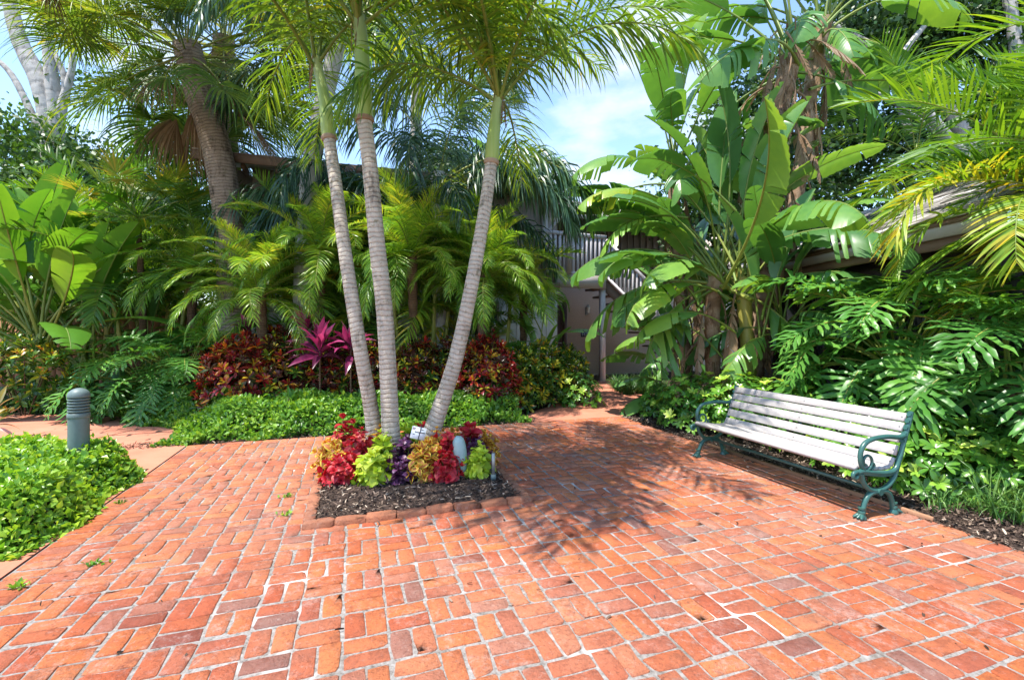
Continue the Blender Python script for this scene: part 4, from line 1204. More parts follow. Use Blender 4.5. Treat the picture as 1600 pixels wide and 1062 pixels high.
# --- sabal palms upper left
def sabal(label, pts, radii, n, seed, scale, bark_='bark_sabal'):
    t = thing('fan_palm', label, 'palm tree', (0, 0, 0), 0, 'cabbage palms with drooping fan leaves')
    trunk_part(t, pts, radii, bark_, 90, 14, wob=.012, seed=seed)
    top = Vector(pts[-1])
    crown(t, FAN, top, n, name='fan_leaf', seed=seed, scale=scale, rad=.1, drise=.3)
    crown(t, FAND, top - Vector((0, 0, .2)), 7 if seed != 11 else 1, name='dead_leaf', seed=seed + 1, scale=(scale[0] * .9, scale[1]), rad=.12)
    return t
sabal('thick leaning cabbage palm with brown shaggy crown at the upper left',
      [P(368, 630, 9.2), P(364, 430, 9.2), P(356, 330, 9.1), P(338, 230, 9.0), P(312, 150, 9.0), P(292, 70, 8.9)], [.30, .28, .26, .25, .24, .24], 46, 4, (1.2, 1.5))
sabal('pale cabbage palm standing just behind the thick leaning one',
      [P(372, 600, 10.6), P(366, 400, 10.6), P(357, 250, 10.6), P(345, 160, 10.6), P(350, 60, 10.6)], [.24, .24, .23, .22, .22], 36, 6, (1.3, 1.6))
sabal('cabbage palm whose hanging fan leaves fill the top left corner',
      [P(-520, 620, 6.6), P(-330, 300, 6.6), P(-120, 20, 6.6), P(50, -110, 6.6)], [.2, .19, .18, .18], 16, 11, (.8, .95))
# --- queen palms
def queen(label, pts, radii, n, seed, scale, az0=0):
    t = thing('queen_palm', label, 'palm tree', (0, 0, 0), 0, 'queen palms with hanging dark leaflets')
    trunk_part(t, pts, radii, 'bark_grey', 50, 12)
    crown(t, QUEEN, pts[-1], n, seed=seed, scale=scale, rad=.08, az0=az0, drise=.3)
    return t
queen('grey trunked queen palm rising behind the left and middle bed palms',
      [P(470, 620, 8.6), P(476, 400, 8.6), P(487, 260, 8.6), P(508, 150, 8.6), P(530, 60, 8.6)], [.17, .17, .16, .15, .14], 11, 2, (.85, 1.0))
_q2 = queen('short queen palm between the middle and right bed palms',
      [P(688, 600, 9.6), P(687, 400, 9.6), P(684, 270, 9.6)], [.16, .15, .15], 10, 15, (.85, 1.0), .35)
for (px, py, Y, az, mi, s_) in ((700, 285, 9.0, 2, 3, .95), (705, 275, 8.9, -8, 3, 1.0), (700, 290, 9.3, 10, 3, .95), (705, 300, 8.8, -14, 3, .85), (690, 320, 9.1, 178, 3, 1.0), (686, 315, 9.0, 186, 3, 1.05), (600, 330, 8.8, 182, 3, .9), (560, 345, 9.0, 176, 3, .85), (640, 330, 9.3, 183, 2, 1.05), (560, 330, 9.2, 170, 3, .95), (520, 320, 9.4, 190, 3, .8), (600, 350, 9.4, 172, 4, .9), (720, 330, 9.4, 5, 4, .8), (650, 320, 9.5, -60, 3, .8), (560, 300, 9.6, -110, 3, .8)):
    link('frond', QUEEN[mi], _q2, P(px, py, Y), (0, 0, R(az)), s_)
queen('queen palm crown spreading over the top centre of the garden',
      [P(640, 560, 11.5), P(650, 200, 11.5), P(650, 30, 11.5)], [.15, .14, .13], 9, 23, (.95, 1.15))

# --- pygmy date palms
def pygmy(label, px, py, Y, n, seed, scale, lean=0):
    t = thing('date_palm', label, 'palm', (0, 0, 0), 0, 'small date palms in front of the house')
    c = P(px, py, Y)
    b = Vector((c.x + lean, c.y, 0))
    m_ = MB()
    path = catmull([b, (b + c) / 2 + Vector((lean * .2, 0, 0)), c + Vector((0, 0, .05))], 26)
    m_.tube(path, .055 + .045 * np.linspace(0, 1, 26) ** 2 + .010 * (np.arange(26) % 2), 9, 'bark_dark')
    link('trunk', m_.mesh('trunk'), t)
    crown(t, PYG, c, n + 14, seed=seed, scale=(scale[0] * 1.05, scale[1] * 1.12), rad=.03, drise=.15)
    return t
pygmy('small date palm with a shaggy brown trunk above the left red crotons', 405, 455, 7.9, 26, 1, (1.0, 1.2), .1)
pygmy('taller date palm with yellow green fronds left of the leaning bed palm', 500, 400, 8.4, 28, 2, (1.05, 1.25))
pygmy('date palm behind and between the middle and right bed palms', 643, 395, 8.3, 30, 3, (1.05, 1.25), .05)
pygmy('date palm with orange brown trunk right of the pale curved palm', 758, 425, 8.6, 30, 4, (1.0, 1.15), -.1)
pygmy('low date palm under the thick leaning cabbage palm', 300, 430, 9.3, 24, 5, (1.0, 1.2))
pygmy('date palm tucked against the pale house wall', 720, 380, 9.6, 26, 6, (1.0, 1.2))
pygmy('date palm nearest the entrance at the end of the row', 818, 440, 9.9, 22, 9, (.8, .9))

# --- areca clumps
def areca(label, base, heights, libm, n, seed, scale, name='areca_palm', spread=.35, yellow=0):
    t = thing(name, label, 'palm', base, 0, 'clumping feather palms')
    r = random.Random(seed)
    for k, h in enumerate(heights):
        a = k * GA + seed
        x, y = math.cos(a) * spread, math.sin(a) * spread
        tx, ty = x * (1 + h * .35), y * (1 + h * .35)
        m_ = MB()
        path = catmull([(x, y, 0), ((x + tx) / 2 + .02, (y + ty) / 2, h / 2), (tx, ty, h)], 16)
        m_.tube(path, .045 - .010 * np.linspace(0, 1, 16), 8, 'stem', tint=.75)
        link('cane', m_.mesh('cane'), t)
        crown(t, libm, (tx, ty, h), n, seed=seed * 7 + k, scale=scale, rad=.02, az0=k)
    return t
areca('bright feather palm with upright yellow green fronds behind the middle bed palm', Vector((P(655, 500, 9.4).x, 9.4, 0)), [1.6, 2.1, 1.2, 2.5, 1.8], ARECA, 9, 3, (.85, 1.05))
areca('feather palm behind the taller date palm on the left', Vector((P(455, 500, 9.6).x, 9.6, 0)), [1.7, 1.2, 2.2, 2.5], ARECA, 9, 5, (.9, 1.05))
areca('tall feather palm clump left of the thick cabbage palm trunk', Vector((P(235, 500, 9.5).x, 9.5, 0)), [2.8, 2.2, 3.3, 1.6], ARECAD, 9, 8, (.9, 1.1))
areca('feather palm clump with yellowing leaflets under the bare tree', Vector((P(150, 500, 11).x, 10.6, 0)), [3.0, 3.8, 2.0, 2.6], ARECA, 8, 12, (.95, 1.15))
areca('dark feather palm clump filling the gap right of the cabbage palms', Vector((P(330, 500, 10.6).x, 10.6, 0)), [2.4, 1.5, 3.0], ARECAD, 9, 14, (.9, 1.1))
areca('feather palm clump against the left fence', Vector((P(70, 500, 9.8).x, 9.6, 0)), [1.4, .9], ARECAD, 9, 16, (.8, 1.0))
ra = areca('large sunlit feather palm leaning in from the right edge above the bench', Vector((5.35, 4.15, 0)), [2.3, 3.1, 2.7, 3.7, 2.0, 2.5], ARECA, 11, 4, (.85, 1.05), spread=.22)
for k, (px, py, Y, az, mi, s_) in enumerate(((1612, 310, 4.0, 215, 1, .78), (1650, 350, 4.3, 165, 0, .8), (1660, 300, 4.4, 178, 0, 1.0))):
    link('frond', YELLOW[mi], ra, P(px, py, Y) - Vector((5.35, 4.15, 0)), (0, 0, R(az)), s_)
areca('shaded feather palm behind the bungalow roof at the right', Vector((7.6, 7.6, 0)), [3.6, 4.4, 4.0], ARECAD, 9, 19, (.9, 1.1))

areca('feather palm behind the date palm with the orange brown trunk', Vector((P(765, 500, 10.2).x, 10.2, 0)), [1.5, 2.0, 1.0], ARECA, 9, 22, (.75, .9))
areca('low feather palm between the cabbage palms and the house', Vector((P(525, 500, 9.9).x, 9.9, 0)), [1.0, 1.8, 2.6, .7], ARECAD, 9, 24, (.9, 1.05))
# small fan palm left
t = thing('small_fan_palm', 'small fan palm with pale spiky leaves left of the thick palm trunk', 'palm', (0, 0, 0))
c = P(215, 345, 9.0)
trunk_part(t, [(c.x, c.y, 0), (c.x + .1, c.y, 1.6), c], [.07, .06, .05], 'bark_dark', 20, 8)
crown(t, FANS, c, 14, name='fan_leaf', seed=9, scale=(.9, 1.2))

# --- bird of paradise clumps
def leaf_at(root, base, tip_az, mesh, s_=1.0, roll=0, pitch=0, name='leaf'):
    return link(name, mesh, root, base, (R(roll), R(pitch), R(tip_az)), s_)
def strel_head(root, origin, n, libm, seed, scale=(.9, 1.1), plane=0.0, spread=35, name='leaf', els=None):
    """leaves in two ranks, fanning about one plane"""
    r = random.Random(seed)
    for k in range(n):
        side = 0 if k % 2 == 0 else 180
        f = k / max(1, n - 1)
        mi = min(len(libm) - 1, int(f * len(libm)))
        link(name, libm[mi], root, Vector(origin) + Vector((r.gauss(0, .05), r.gauss(0, .05), -f * .25)),
             (R(r.gauss(0, 12)), R(r.gauss(0, 5)), R(plane + side + r.gauss(0, spread))), r.uniform(*scale))
def strel_stem(root, pts, r0, r1, mat='bark_strel', nd=6, seed=0):
    path = catmull(pts, 30)
    rr = np.random.default_rng(seed)
    m_ = MB(); m_.tube(path, np.linspace(r0, r1, 30) * (1 + .05 * rr.normal(0, 1, 30)), 10, mat)
    link('stem', m_.mesh('stem'), root)
    for k in range(nd):
        f = .22 + .76 * (k + .5) / nd
        q = path[int(f * 29)]
        a = k * GA + seed
        link('dead_leaf', STRELD[k % 3], root, (q[0] + math.cos(a) * .06, q[1] + math.sin(a) * .06, q[2]), (0, 0, a), .55 + .5 * rr.random())
big = thing('bird_of_paradise_tree', 'large bird of paradise clump with torn paddle leaves and brown dead sheaths', 'plant')
SB = Vector((3.45, 7.6, 0))
# tall stems
strel_stem(big, [Vector((4.0, 8.0, 0)), P(1195, 420, 8.0), P(1205, 250, 8.0), P(1235, 90, 8.0)], .15, .16, nd=40, seed=1)
strel_stem(big, [Vector((3.3, 7.7, 0)), P(1112, 520, 7.6), P(1118, 430, 7.6)], .12, .12, nd=9, seed=2)
strel_stem(big, [Vector((3.75, 7.4, 0)), P(1165, 500, 7.4), P(1160, 420, 7.4)], .11, .10, 'stem', nd=4, seed=3)
strel_stem(big, [Vector((3.2, 8.6, 0)), P(1060, 400, 8.6), P(1050, 260, 8.6)], .11, .10, nd=10, seed=4)
strel_stem(big, [Vector((4.4, 8.9, 0)), P(1245, 300, 8.9), P(1270, 120, 8.9), P(1290, 30, 8.9)], .12, .13, nd=26, seed=5)
strel_head(big, P(1240, 90, 8.0), 16, STREL, 31, (1.15, 1.4), 10, 30)
strel_head(big, P(1122, 425, 7.6), 18, STREL, 32, (1.05, 1.3), -8, 30)
strel_head(big, P(1160, 450, 7.4), 12, STREL[:5], 33, (1.0, 1.2), 20, 40)
strel_head(big, P(1055, 270, 8.6), 15, STREL, 34, (.85, 1.05), -10, 45)
strel_head(big, P(1285, 40, 8.9), 14, STREL, 35, (1.1, 1.35), 5, 30)
strel_head(big, P(1105, 470, 8.0), 12, STREL[1:6], 37, (.65, .85), 0, 50)
strel_head(big, P(1225, 500, 7.3), 12, STREL[1:6], 38, (.7, .9), 10, 50)
for k in range(46):
    f = k / 45
    q = P(1200 + 32 * f, 330 - 300 * f, 7.75)
    a = k * GA
    link('dead_leaf', STRELD[k % 3], big, q + Vector((math.cos(a) * .13, math.sin(a) * .13, 0)), (R(random.gauss(0, 10)), R(random.gauss(0, 12)), a), .45 + .5 * random.random())
# individual leaves that stand out
for (px, py, Y, az, lib_, mi, s_, roll) in (
        (1190, 560, 7.0, 175, STREL, 0, .95, 0), (1185, 560, 7.0, 20, STREL, 0, 1.0, 10),
        (1150, 420, 7.1, 178, STREL, 1, 1.0, 25), (1140, 430, 7.1, 170, STREL, 2, 1.05, 20), (1130, 440, 7.1, 160, STREL, 2, .95, -15),
        (1165, 430, 7.1, 150, STREL, 0, .95, 60), (1150, 440, 7.0, 10, STREL, 1, 1.0, -40),
        (1150, 330, 6.9, 200, STREL, 3, .8, 20), (1190, 500, 6.9, 10, STREL, 2, .9, -20),
        (1120, 430, 7.0, 180, STREL, 4, .85, 10), (1110, 450, 7.2, 185, STREL, 5, .9, -15), (1060, 330, 7.6, 185, STRELY, 0, .9, 0), (1090, 470, 7.2, 195, STREL, 3, .8, 0),
        (1075, 340, 7.4, 178, STRELY, 1, .85, 10), (1270, 120, 7.8, 5, STREL, 3, 1.1, -35), (1265, 140, 7.7, 0, STREL, 4, 1.1, -45), (1150, 520, 7.0, 190, STREL, 4, .75, 0),
        (1240, 470, 6.6, 350, STREL, 4, .8, -20), (1250, 560, 6.7, 0, STREL, 3, .55, -30), (1130, 560, 7.2, 185, STREL, 3, .7, 0), (1175, 470, 6.8, 182, STREL, 0, 1.15, 70), (1140, 470, 6.9, 0, STREL, 0, 1.2, -70), (1130, 450, 7.0, 180, STREL, 0, 1.25, -60)):
    link('leaf', lib_[mi], big, P(px, py, Y), (R(roll), 0, R(az)), s_)

def banana_clump(label, base, heads, seed, group='clumps of paddle leaved plants', libm=STRELB, scale=(.9, 1.1)):
    t = thing('bird_of_paradise', label, 'plant', base, 0, group)
    for k, (dx, dy, h, n, plane) in enumerate(heads):
        if h > .3:
            m_ = MB(); m_.tube(catmull([(dx * .5, dy * .5, 0), (dx * .8, dy * .8, h * .5), (dx, dy, h)], 10), np.linspace(.07, .05, 10), 8, 'stem'); link('stem', m_.mesh('stem'), t)
        strel_head(t, (dx, dy, h), n, libm, seed + k, scale, plane, 38)
    return t
banana_clump('bright green paddle leaved clump at the left edge of the garden', Vector((-8.2, 8.3, 0)), [(0, 0, 1.2, 16, 10), (-.6, .4, 1.6, 14, -15), (.4, .5, .8, 14, 20)], 41, libm=STRELB[:4], scale=(1.2, 1.5))
banana_clump('second paddle leaved clump behind the left edge one, lower and darker', Vector((-7.9, 9.3, 0)), [(0, 0, 1.5, 12, 0), (.7, .1, .7, 10, 10)], 44, libm=STREL, scale=(.8, 1.0))
banana_clump('lone tall paddle leaves rising behind the hanging palm frond', Vector((P(812, 500, 13).x, 13.5, 0)), [(0, 0, 4.6, 8, 0)], 47, libm=STREL, scale=(.8, 1.0))
banana_clump('paddle leaved plant with striped leaves left of the entrance door', Vector((P(842, 500, 9.6).x, 9.6, 0)), [(0, 0, .4, 8, 0), (.1, .2, 1.3, 5, 20)], 49, scale=(.6, .75))
banana_clump('low paddle leaved plant beside the entrance path', Vector((P(1070, 500, 8.4).x, 8.4, 0)), [(0, 0, .25, 12, 0), (.3, .3, .5, 10, 30)], 52, libm=STREL, scale=(.6, .8))
banana_clump('paddle leaved plant in front of the stair', Vector((P(1065, 500, 10.4).x, 10.4, 0)), [(0, 0, 1.1, 12, 0)], 55, libm=STREL, scale=(.7, .9))
banana_clump('small bright broad leaf shoot among the date palms', Vector((P(712, 500, 10.2).x, 10.2, 0)), [(0, 0, 2.0, 5, 0)], 58, scale=(.7, .8))

# --- philodendrons
def philodendron(label, base, n, seed, scale, h=.35, spread=.12, az=None):
    t = thing('philodendron', label, 'plant', base, 0, 'split leaf philodendrons')
    m_ = MB(); m_.tube(catmull([(0, 0, 0), (.05, .02, h * .6), (0, 0, h)], 8), .06, 8, 'bark_dark'); link('stem', m_.mesh('stem'), t)
    crown(t, PHILO, (0, 0, h), n, name='leaf', seed=seed, scale=scale, rad=spread, drise=.15, droll=12)
    return t
philodendron('large philodendron with deeply cut glossy leaves behind the bench middle', Vector((4.45, 5.5, 0)), 40, 1, (.9, 1.2), 1.15)
philodendron('large philodendron overhanging the right end of the bench', Vector((4.7, 4.5, 0)), 32, 2, (.8, 1.0), 1.0)
philodendron('philodendron at the right edge against the dark board wall', Vector((5.0, 3.8, 0)), 20, 3, (.75, .95), .85)
philodendron('philodendron under the bungalow window', Vector((4.75, 6.3, 0)), 18, 6, (.8, 1.0), .45)
philodendron('lacy philodendron mound left of the date palms', Vector((-5.55, 8.0, 0)), 40, 4, (.65, .9), .6)
philodendron('lacy philodendron nearest the left path, below the paddle leaves', Vector((-6.3, 8.3, 0)), 40, 5, (.7, .95), .5)

# --- shrubs made of leaf clusters
def cluster_shrub(name, label, cat, group, base, rx, ry, h, n, meshes, seed, scale, lo=.15, pname='leaf_cluster', stems=5, tiltk=.7, bark_='bark_dark', jit=.0):
    t = thing(name, label, cat, base, 0, group)
    r = random.Random(seed)
    m_ = MB()
    for k in range(stems):
        a = k * GA + seed
        m_.tube(catmull([(math.cos(a) * .04, math.sin(a) * .04, 0), (math.cos(a) * rx * .35, math.sin(a) * ry * .35, h * .45), (math.cos(a) * rx * .6, math.sin(a) * ry * .6, h * .8)], 7), [.012, .011, .010, .009, .008, .006, .004], 5, bark_)
    o = link('stems', m_.mesh('stems'), t)
    for k in range(n):
        f = (k + .5) / n
        zz = 1 - f * (1 - lo)
        rr_ = math.sqrt(max(0.02, 1 - max(0, (zz - .35) / .65) ** 2)) if zz > .35 else 1.0
        rr_ *= r.uniform(.78 - jit, 1.05 + jit * .4)
        a = k * GA
        x, y, z = math.cos(a) * rx * rr_, math.sin(a) * ry * rr_, h * zz * r.uniform(.93 - jit * .5, 1.06 + jit * .3)
        out = Vector((x / rx, y / ry, max(0, zz - .2) * 1.3)); out.normalize()
        ax = Vector((0, 0, 1)).cross(out); tilt = math.acos(max(-1, min(1, out.z))) * tiltk
        rot = (Matrix.Rotation(tilt, 3, ax.normalized()) if ax.length > .01 else Matrix.Identity(3)) @ Matrix.Rotation(r.uniform(0, 6.28), 3, 'Z')
        link(pname, meshes[k % len(meshes)], t, (x, y, z), rot.to_euler(), r.uniform(*scale))
    return t
crot = [
    (372, 7.45, .62, .50, 1.25, 'croton_red', 'tall red and orange croton at the left end of the colourful hedge'),
    (340, 8.2, .5, .45, 1.15, 'croton_dark', 'dark croton half hidden behind the leftmost red one'),
    (445, 7.7, .55, .45, 1.30, 'croton_dark', 'dark maroon croton between the leftmost red croton and the magenta cordyline'),
    (425, 8.4, .5, .45, 1.35, 'croton_red', 'red croton under the shaggy date palm trunk'),
    (520, 7.75, .5, .42, 1.00, 'croton_dark', 'low dark croton below the magenta cordyline'),
    (575, 8.0, .5, .42, 1.15, 'croton_dark', 'dark croton seen between the left and middle bed palms'),
    (650, 8.0, .52, .42, 1.15, 'croton_dark', 'dark croton with one yellow tip right of the middle bed palm'),
    (705, 8.3, .5, .42, 1.20, 'croton_dark', 'dark croton behind the pale curved palm trunk'),
    (762, 8.0, .55, .45, 1.22, 'croton_red', 'vivid red and yellow croton right of the pale curved palm trunk'),
    (815, 8.5, .48, .42, 1.05, 'croton_green', 'green croton with a few salmon leaves right of the vivid red one'),
    (848, 9.0, .5, .45, 1.15, 'croton_green', 'green croton shrub under the striped paddle leaf'),
    (888, 9.6, .45, .42, 1.08, 'croton_green', 'yellow tipped croton at the entrance path corner'),
    (40, 7.9, .8, .55, 1.2, 'croton_green', 'broad dull green and brown croton beside the left fence'),
]
for k, (px, Y, rx, ry, h, mt, lb) in enumerate(crot):
    mixd = {'croton_red': CR['croton_red'] * 2 + CR['croton_dark'][:3], 'croton_dark': CR['croton_dark'] + CR['croton_green'][:1] + CR['croton_red'][:1], 'croton_green': CR['croton_green']}[mt]
    cluster_shrub('croton_shrub', lb, 'shrub', 'crotons planted as a hedge', Vector(((px - 800) / 745 * Y, Y, 0)), rx, ry, h * (1.08 if px < 850 else 1), 110 if mt != 'croton_green' else 80, mixd, 60 + k, (.7, 1.0), lo=.12)
cluster_shrub('croton_shrub', 'leafy green shrub hugging the corner of the entrance path', 'shrub', None, Vector((P(905, 500, 8.9).x, 8.9, 0)), .42, .38, .62, 70, WH, 81, (.8, 1.0), lo=.1)

def cordyline(label, px, py, Y, n, seed, s_, libm=TI, name='cordyline'):
    t = thing(name, label, 'plant', (0, 0, 0), 0, 'magenta cordylines' if libm is TI else None)
    c = P(px, py, Y)
    m_ = MB(); m_.tube([(c.x, c.y, 0), (c.x, c.y, c.z)], .014, 6, 'bark_dark'); link('stem', m_.mesh('stem'), t)
    r = random.Random(seed)
    for k in range(n):
        f = (k + .5) / n
        link('leaf', libm[min(3, int(f * 4))], t, (c.x, c.y, c.z - .2 * f), (R(r.gauss(0, 15)), R(r.gauss(0, 8)), k * GA), s_ * r.uniform(.85, 1.1))
    return t
cordyline('bright magenta cordyline, the largest, left of the leaning bed palm', 500, 540, 7.3, 30, 1, 1.15)
cordyline('magenta cordyline pressed against the leaning bed palm trunk', 548, 535, 7.4, 24, 2, 1.0)
cordyline('dark magenta cordyline top behind the largest one', 478, 505, 7.9, 16, 3, .95)
cordyline('small purple cordyline under the shaggy date palm trunk', 388, 510, 8.0, 14, 4, .7)
cordyline('cream and pink edged leaves poking in at the left edge above the hedge', -12, 640, 4.9, 14, 5, .65, TIC, 'broad_leaved_plant')
cordyline('green broad leaved plant in the ground cover below the dark croton', 452, 622, 6.95, 14, 6, .42, TIG, 'broad_leaved_plant')

# schefflera behind the bench
sch = [
    (1085, 6.9, .55, .45, .80, 120, 'leafy umbrella shrub left of the bench beside the mulch'),
    (1150, 6.6, .50, .45, .85, 100, 'umbrella shrub below the bird of paradise stems'),
    (1215, 6.1, .55, .45, .78, 110, 'umbrella shrub behind the left half of the bench back'),
    (1280, 5.5, .50, .42, .78, 100, 'umbrella shrub behind the middle of the bench back'),
    (1345, 4.9, .45, .40, .72, 90, 'umbrella shrub behind the right half of the bench back'),
    (1452, 4.35, .46, .40, .66, 120, 'umbrella shrub with pale new leaves right of the bench'),
    (1530, 4.2, .42, .38, .66, 90, 'umbrella shrub second from the bench at its right'),
    (1620, 3.95, .42, .38, .62, 80, 'umbrella shrub at the right edge of the picture'),
]
for k, (px, Y, rx, ry, h, n, lb) in enumerate(sch):
    cluster_shrub('umbrella_shrub', lb, 'shrub', 'umbrella shrubs behind the bench', Vector(((px - 800) / 745 * Y, Y, 0)), rx, ry, h, n, WH, 90 + k, (.85, 1.15), lo=.12, pname='leaf_whorl')
cluster_shrub('umbrella_shrub', 'small drooping shrub left of the bench at the end of the mulch', 'shrub', 'umbrella shrubs behind the bench', Vector((P(1030, 600, 7.9).x, 7.9, 0)), .35, .3, .5, 50, WH[2:], 120, (.8, 1.1), lo=.1, pname='leaf_whorl')

# coleus in the bed: (px, py of the plant's middle, Y, kind, radius, height, label)
col_pl = [
    (520, 690, 4.72, 'col_yellow', .15, .34, 'yellow coleus at the far left corner of the bed'),
    (530, 722, 4.28, 'col_yellow', .13, .26, 'low yellow coleus at the left front of the bed'),
    (540, 665, 4.9, 'col_red', .15, .46, 'dark red coleus, back left in the bed'),
    (562, 690, 4.5, 'col_red', .18, .42, 'big crimson coleus left of the palm trunks'),
    (535, 745, 4.05, 'col_red', .16, .30, 'red coleus spilling towards the front left edging'),
    (583, 742, 3.98, 'col_lime', .17, .30, 'lime coleus at the front, left of the purple one'),
    (600, 700, 4.35, 'col_lime', .16, .40, 'lime coleus below the palm trunks'),
    (590, 668, 4.75, 'col_yellow', .12, .44, 'orange tinged coleus against the left palm trunk'),
    (632, 705, 4.30, 'col_purple', .13, .36, 'dark purple coleus, upper, below the white card'),
    (622, 745, 4.02, 'col_purple', .14, .24, 'violet coleus low at the front of the bed'),
    (640, 668, 4.9, 'col_lime', .16, .42, 'lime coleus between the middle and right palm trunks'),
    (662, 730, 4.12, 'col_yellow', .15, .36, 'yellow and red star leaved coleus at the front middle'),
    (678, 690, 4.55, 'col_yellow', .16, .40, 'olive yellow coleus at the foot of the right palm'),
    (698, 742, 4.15, 'col_red', .14, .30, 'bright red coleus in front of the pale lamp housing'),
    (700, 700, 4.5, 'col_red', .14, .40, 'scarlet coleus left of the pale lamp housing'),
    (747, 740, 4.30, 'col_lime', .12, .30, 'lime coleus at the right front corner'),
    (735, 672, 4.85, 'col_red', .15, .44, 'dark red coleus, back right in the bed'),
    (745, 700, 4.65, 'col_purple', .13, .34, 'dark purple coleus at the right, behind the lamp housing'),
    (760, 690, 4.9, 'col_yellow', .11, .32, 'yellow coleus at the right edge of the bed'),
    (710, 662, 5.1, 'col_yellow', .15, .38, 'yellow coleus behind the right palm trunk'),
    (655, 650, 5.2, 'col_red', .14, .42, 'brownish red coleus at the back of the bed'),
]
for k, (px, py, Y, mt, rad_, h, lb) in enumerate(col_pl):
    Y = 4.30 + (Y - 3.98) * .66; h *= .92
    b = Vector(((px - 800) / 745 * Y, Y, .075))
    cluster_shrub('coleus', lb, 'flower', 'coleus plants in the patio bed', b, rad_ * .95, rad_ * .85, h * 1.0, 26, CO[mt], 200 + k, (.55, 1.15), lo=.10, jit=.35, stems=3, tiltk=.8, bark_='stem')

# ------------------------------------------------------------------ ground cover masses (stuff)
def cover(name, label, cat, inside, height, bounds, n, ll, lw, mat, seed, thick=.16, cell=.08, tintf=None):
    """leaf mass over a soft mound; inside(u,v)->bool, height(u,v)->metres (arrays)"""
    r = np.random.default_rng(seed)
    u0, u1, v0, v1 = bounds
    mb = MB()
    k = 0; C = []
    while k < n:
        u = r.uniform(u0, u1, n); v = r.uniform(v0, v1, n)
        ok = inside(u, v)
        C.append(np.stack([u[ok], v[ok]], 1)); k += ok.sum()
    uv = np.concatenate(C)[:n]
    h = height(uv[:, 0], uv[:, 1])
    e = .04
    gx = (height(uv[:, 0] + e, uv[:, 1]) - height(uv[:, 0] - e, uv[:, 1])) / (2 * e)
    gy = (height(uv[:, 0], uv[:, 1] + e) - height(uv[:, 0], uv[:, 1] - e)) / (2 * e)
    nr = nrm(np.stack([-gx, -gy, np.ones(n)], 1))
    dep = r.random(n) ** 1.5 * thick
    z = np.maximum(.02, h - dep)
    # down the open sides
    cen = np.stack([uv[:, 0], uv[:, 1], z], 1) + nr * 0
    c_, s_ = math.cos(YAW), math.sin(YAW)
    RT = np.array([[c_, s_, 0], [-s_, c_, 0], [0, 0, 1]])
    cen = cen @ RT; nr = nr @ RT
    patch = np.sin(uv[:, 0] * 5.1 + 2 * np.sin(uv[:, 1] * 3.3)) * np.sin(uv[:, 1] * 6.3 + uv[:, 0] * 2.2)
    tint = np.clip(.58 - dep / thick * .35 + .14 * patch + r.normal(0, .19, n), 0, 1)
    z2 = r.random(n) < .03
    cen[z2, 2] += r.uniform(.02, .07, z2.sum())
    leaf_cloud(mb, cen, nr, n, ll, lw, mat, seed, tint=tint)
    o = link(name, mb.mesh(name))
    tag(o, label, cat, kind='stuff')
    return o
def sm(x, a, b):
    t_ = np.clip((x - a) / (b - a), 0, 1)
    return t_ * t_ * (3 - 2 * t_)
def bumps(u, v, f=3.0): return .5 + .25 * np.sin(u * f * 1.7 + 1.3 * np.sin(v * f)) + .25 * np.sin(v * f * 2.1 + u * f * .8)
def h_front(u, v): return (.05 + .36 * sm(v, 6.83, 7.5) + .14 * (bumps(u, v, 4) - .5)) * (.25 + .75 * sm(u, -2.4, -1.6)) * (1 - .4 * sm(u, 2.3, 2.75)) + .03
cover('ground_cover', 'glossy green ground cover filling the strip before the croton hedge', 'ground cover',
      lambda u, v: (v > 6.90 + .04 * np.sin(u * 7) + .03 * np.sin(u * 17)) & (u < 2.62 + .1 * np.sin(v * 5)) & (u > -2.3 + .2 * (v - 6.9) + .08 * np.sin(v * 9)), h_front, (-2.6, 2.8, 6.85, 8.4), 26000, .066, .019, 'cover', 1)
def h_left2(u, v): return (.05 + .40 * sm(v - .82 * (-2.1 - u), 7.65, 8.4) + .14 * (bumps(u, v, 4) - .5)) + .03
cover('ground_cover', 'trailing green ground cover beside the left path, left of the red croton', 'ground cover',
      lambda u, v: (v > 7.70 + .82 * (-2.1 - u) + .05 * np.sin(u * 9)) & (u > -3.5 + .12 * np.sin(v * 8)), h_left2, (-3.8, -1.7, 7.5, 9.6), 13000, .055, .015, 'cover', 2)
def e_hedge(u, v):  # distance inside the right and back boundary
    return np.minimum(np.minimum(-1.94 - u + .06 * np.sin(v * 6) - .12 * sm(v, 5.2, 5.9), 5.95 - v + .15 * np.sin(u * 4)), v - 3.86 + .05 * np.sin(u * 9))
def h_hedge(u, v): return .04 + (.36 + .08 * (bumps(u, v, 3.4) - .5) * 2) * sm(e_hedge(u, v), -.02, .32)
cover('low_hedge', 'bright yellow green clipped leafy mound around the grey bollard', 'hedge',
      lambda u, v: (e_hedge(u, v) > 0) & (v > 1.2), h_hedge, (-5.4, -1.86, 3.7, 6.1), 52000, .050, .0165, 'cover_bright', 3, thick=.22)
# soil under the hedge so that no path shows through
mb = MB()
uu = np.linspace(-5.7, -2.0, 40); vv = np.linspace(3.95, 5.85, 50)
U_, V_ = np.meshgrid(uu, vv, indexing='ij')
Z_ = np.maximum(.036, h_hedge(U_, V_) - .26)
X_ = U_ * EU.x + V_ * EV.x; Y_ = U_ * EU.y + V_ * EV.y
i = np.arange(2000).reshape(40, 50)
mb.add(np.stack([X_, Y_, Z_], -1).reshape(-1, 3), np.stack([i[:-1, :-1], i[1:, :-1], i[1:, 1:], i[:-1, 1:]], -1).reshape(-1, 4), mat='soil')
tag(link('hedge_soil', mb.mesh('hedge_soil')), kind='structure')

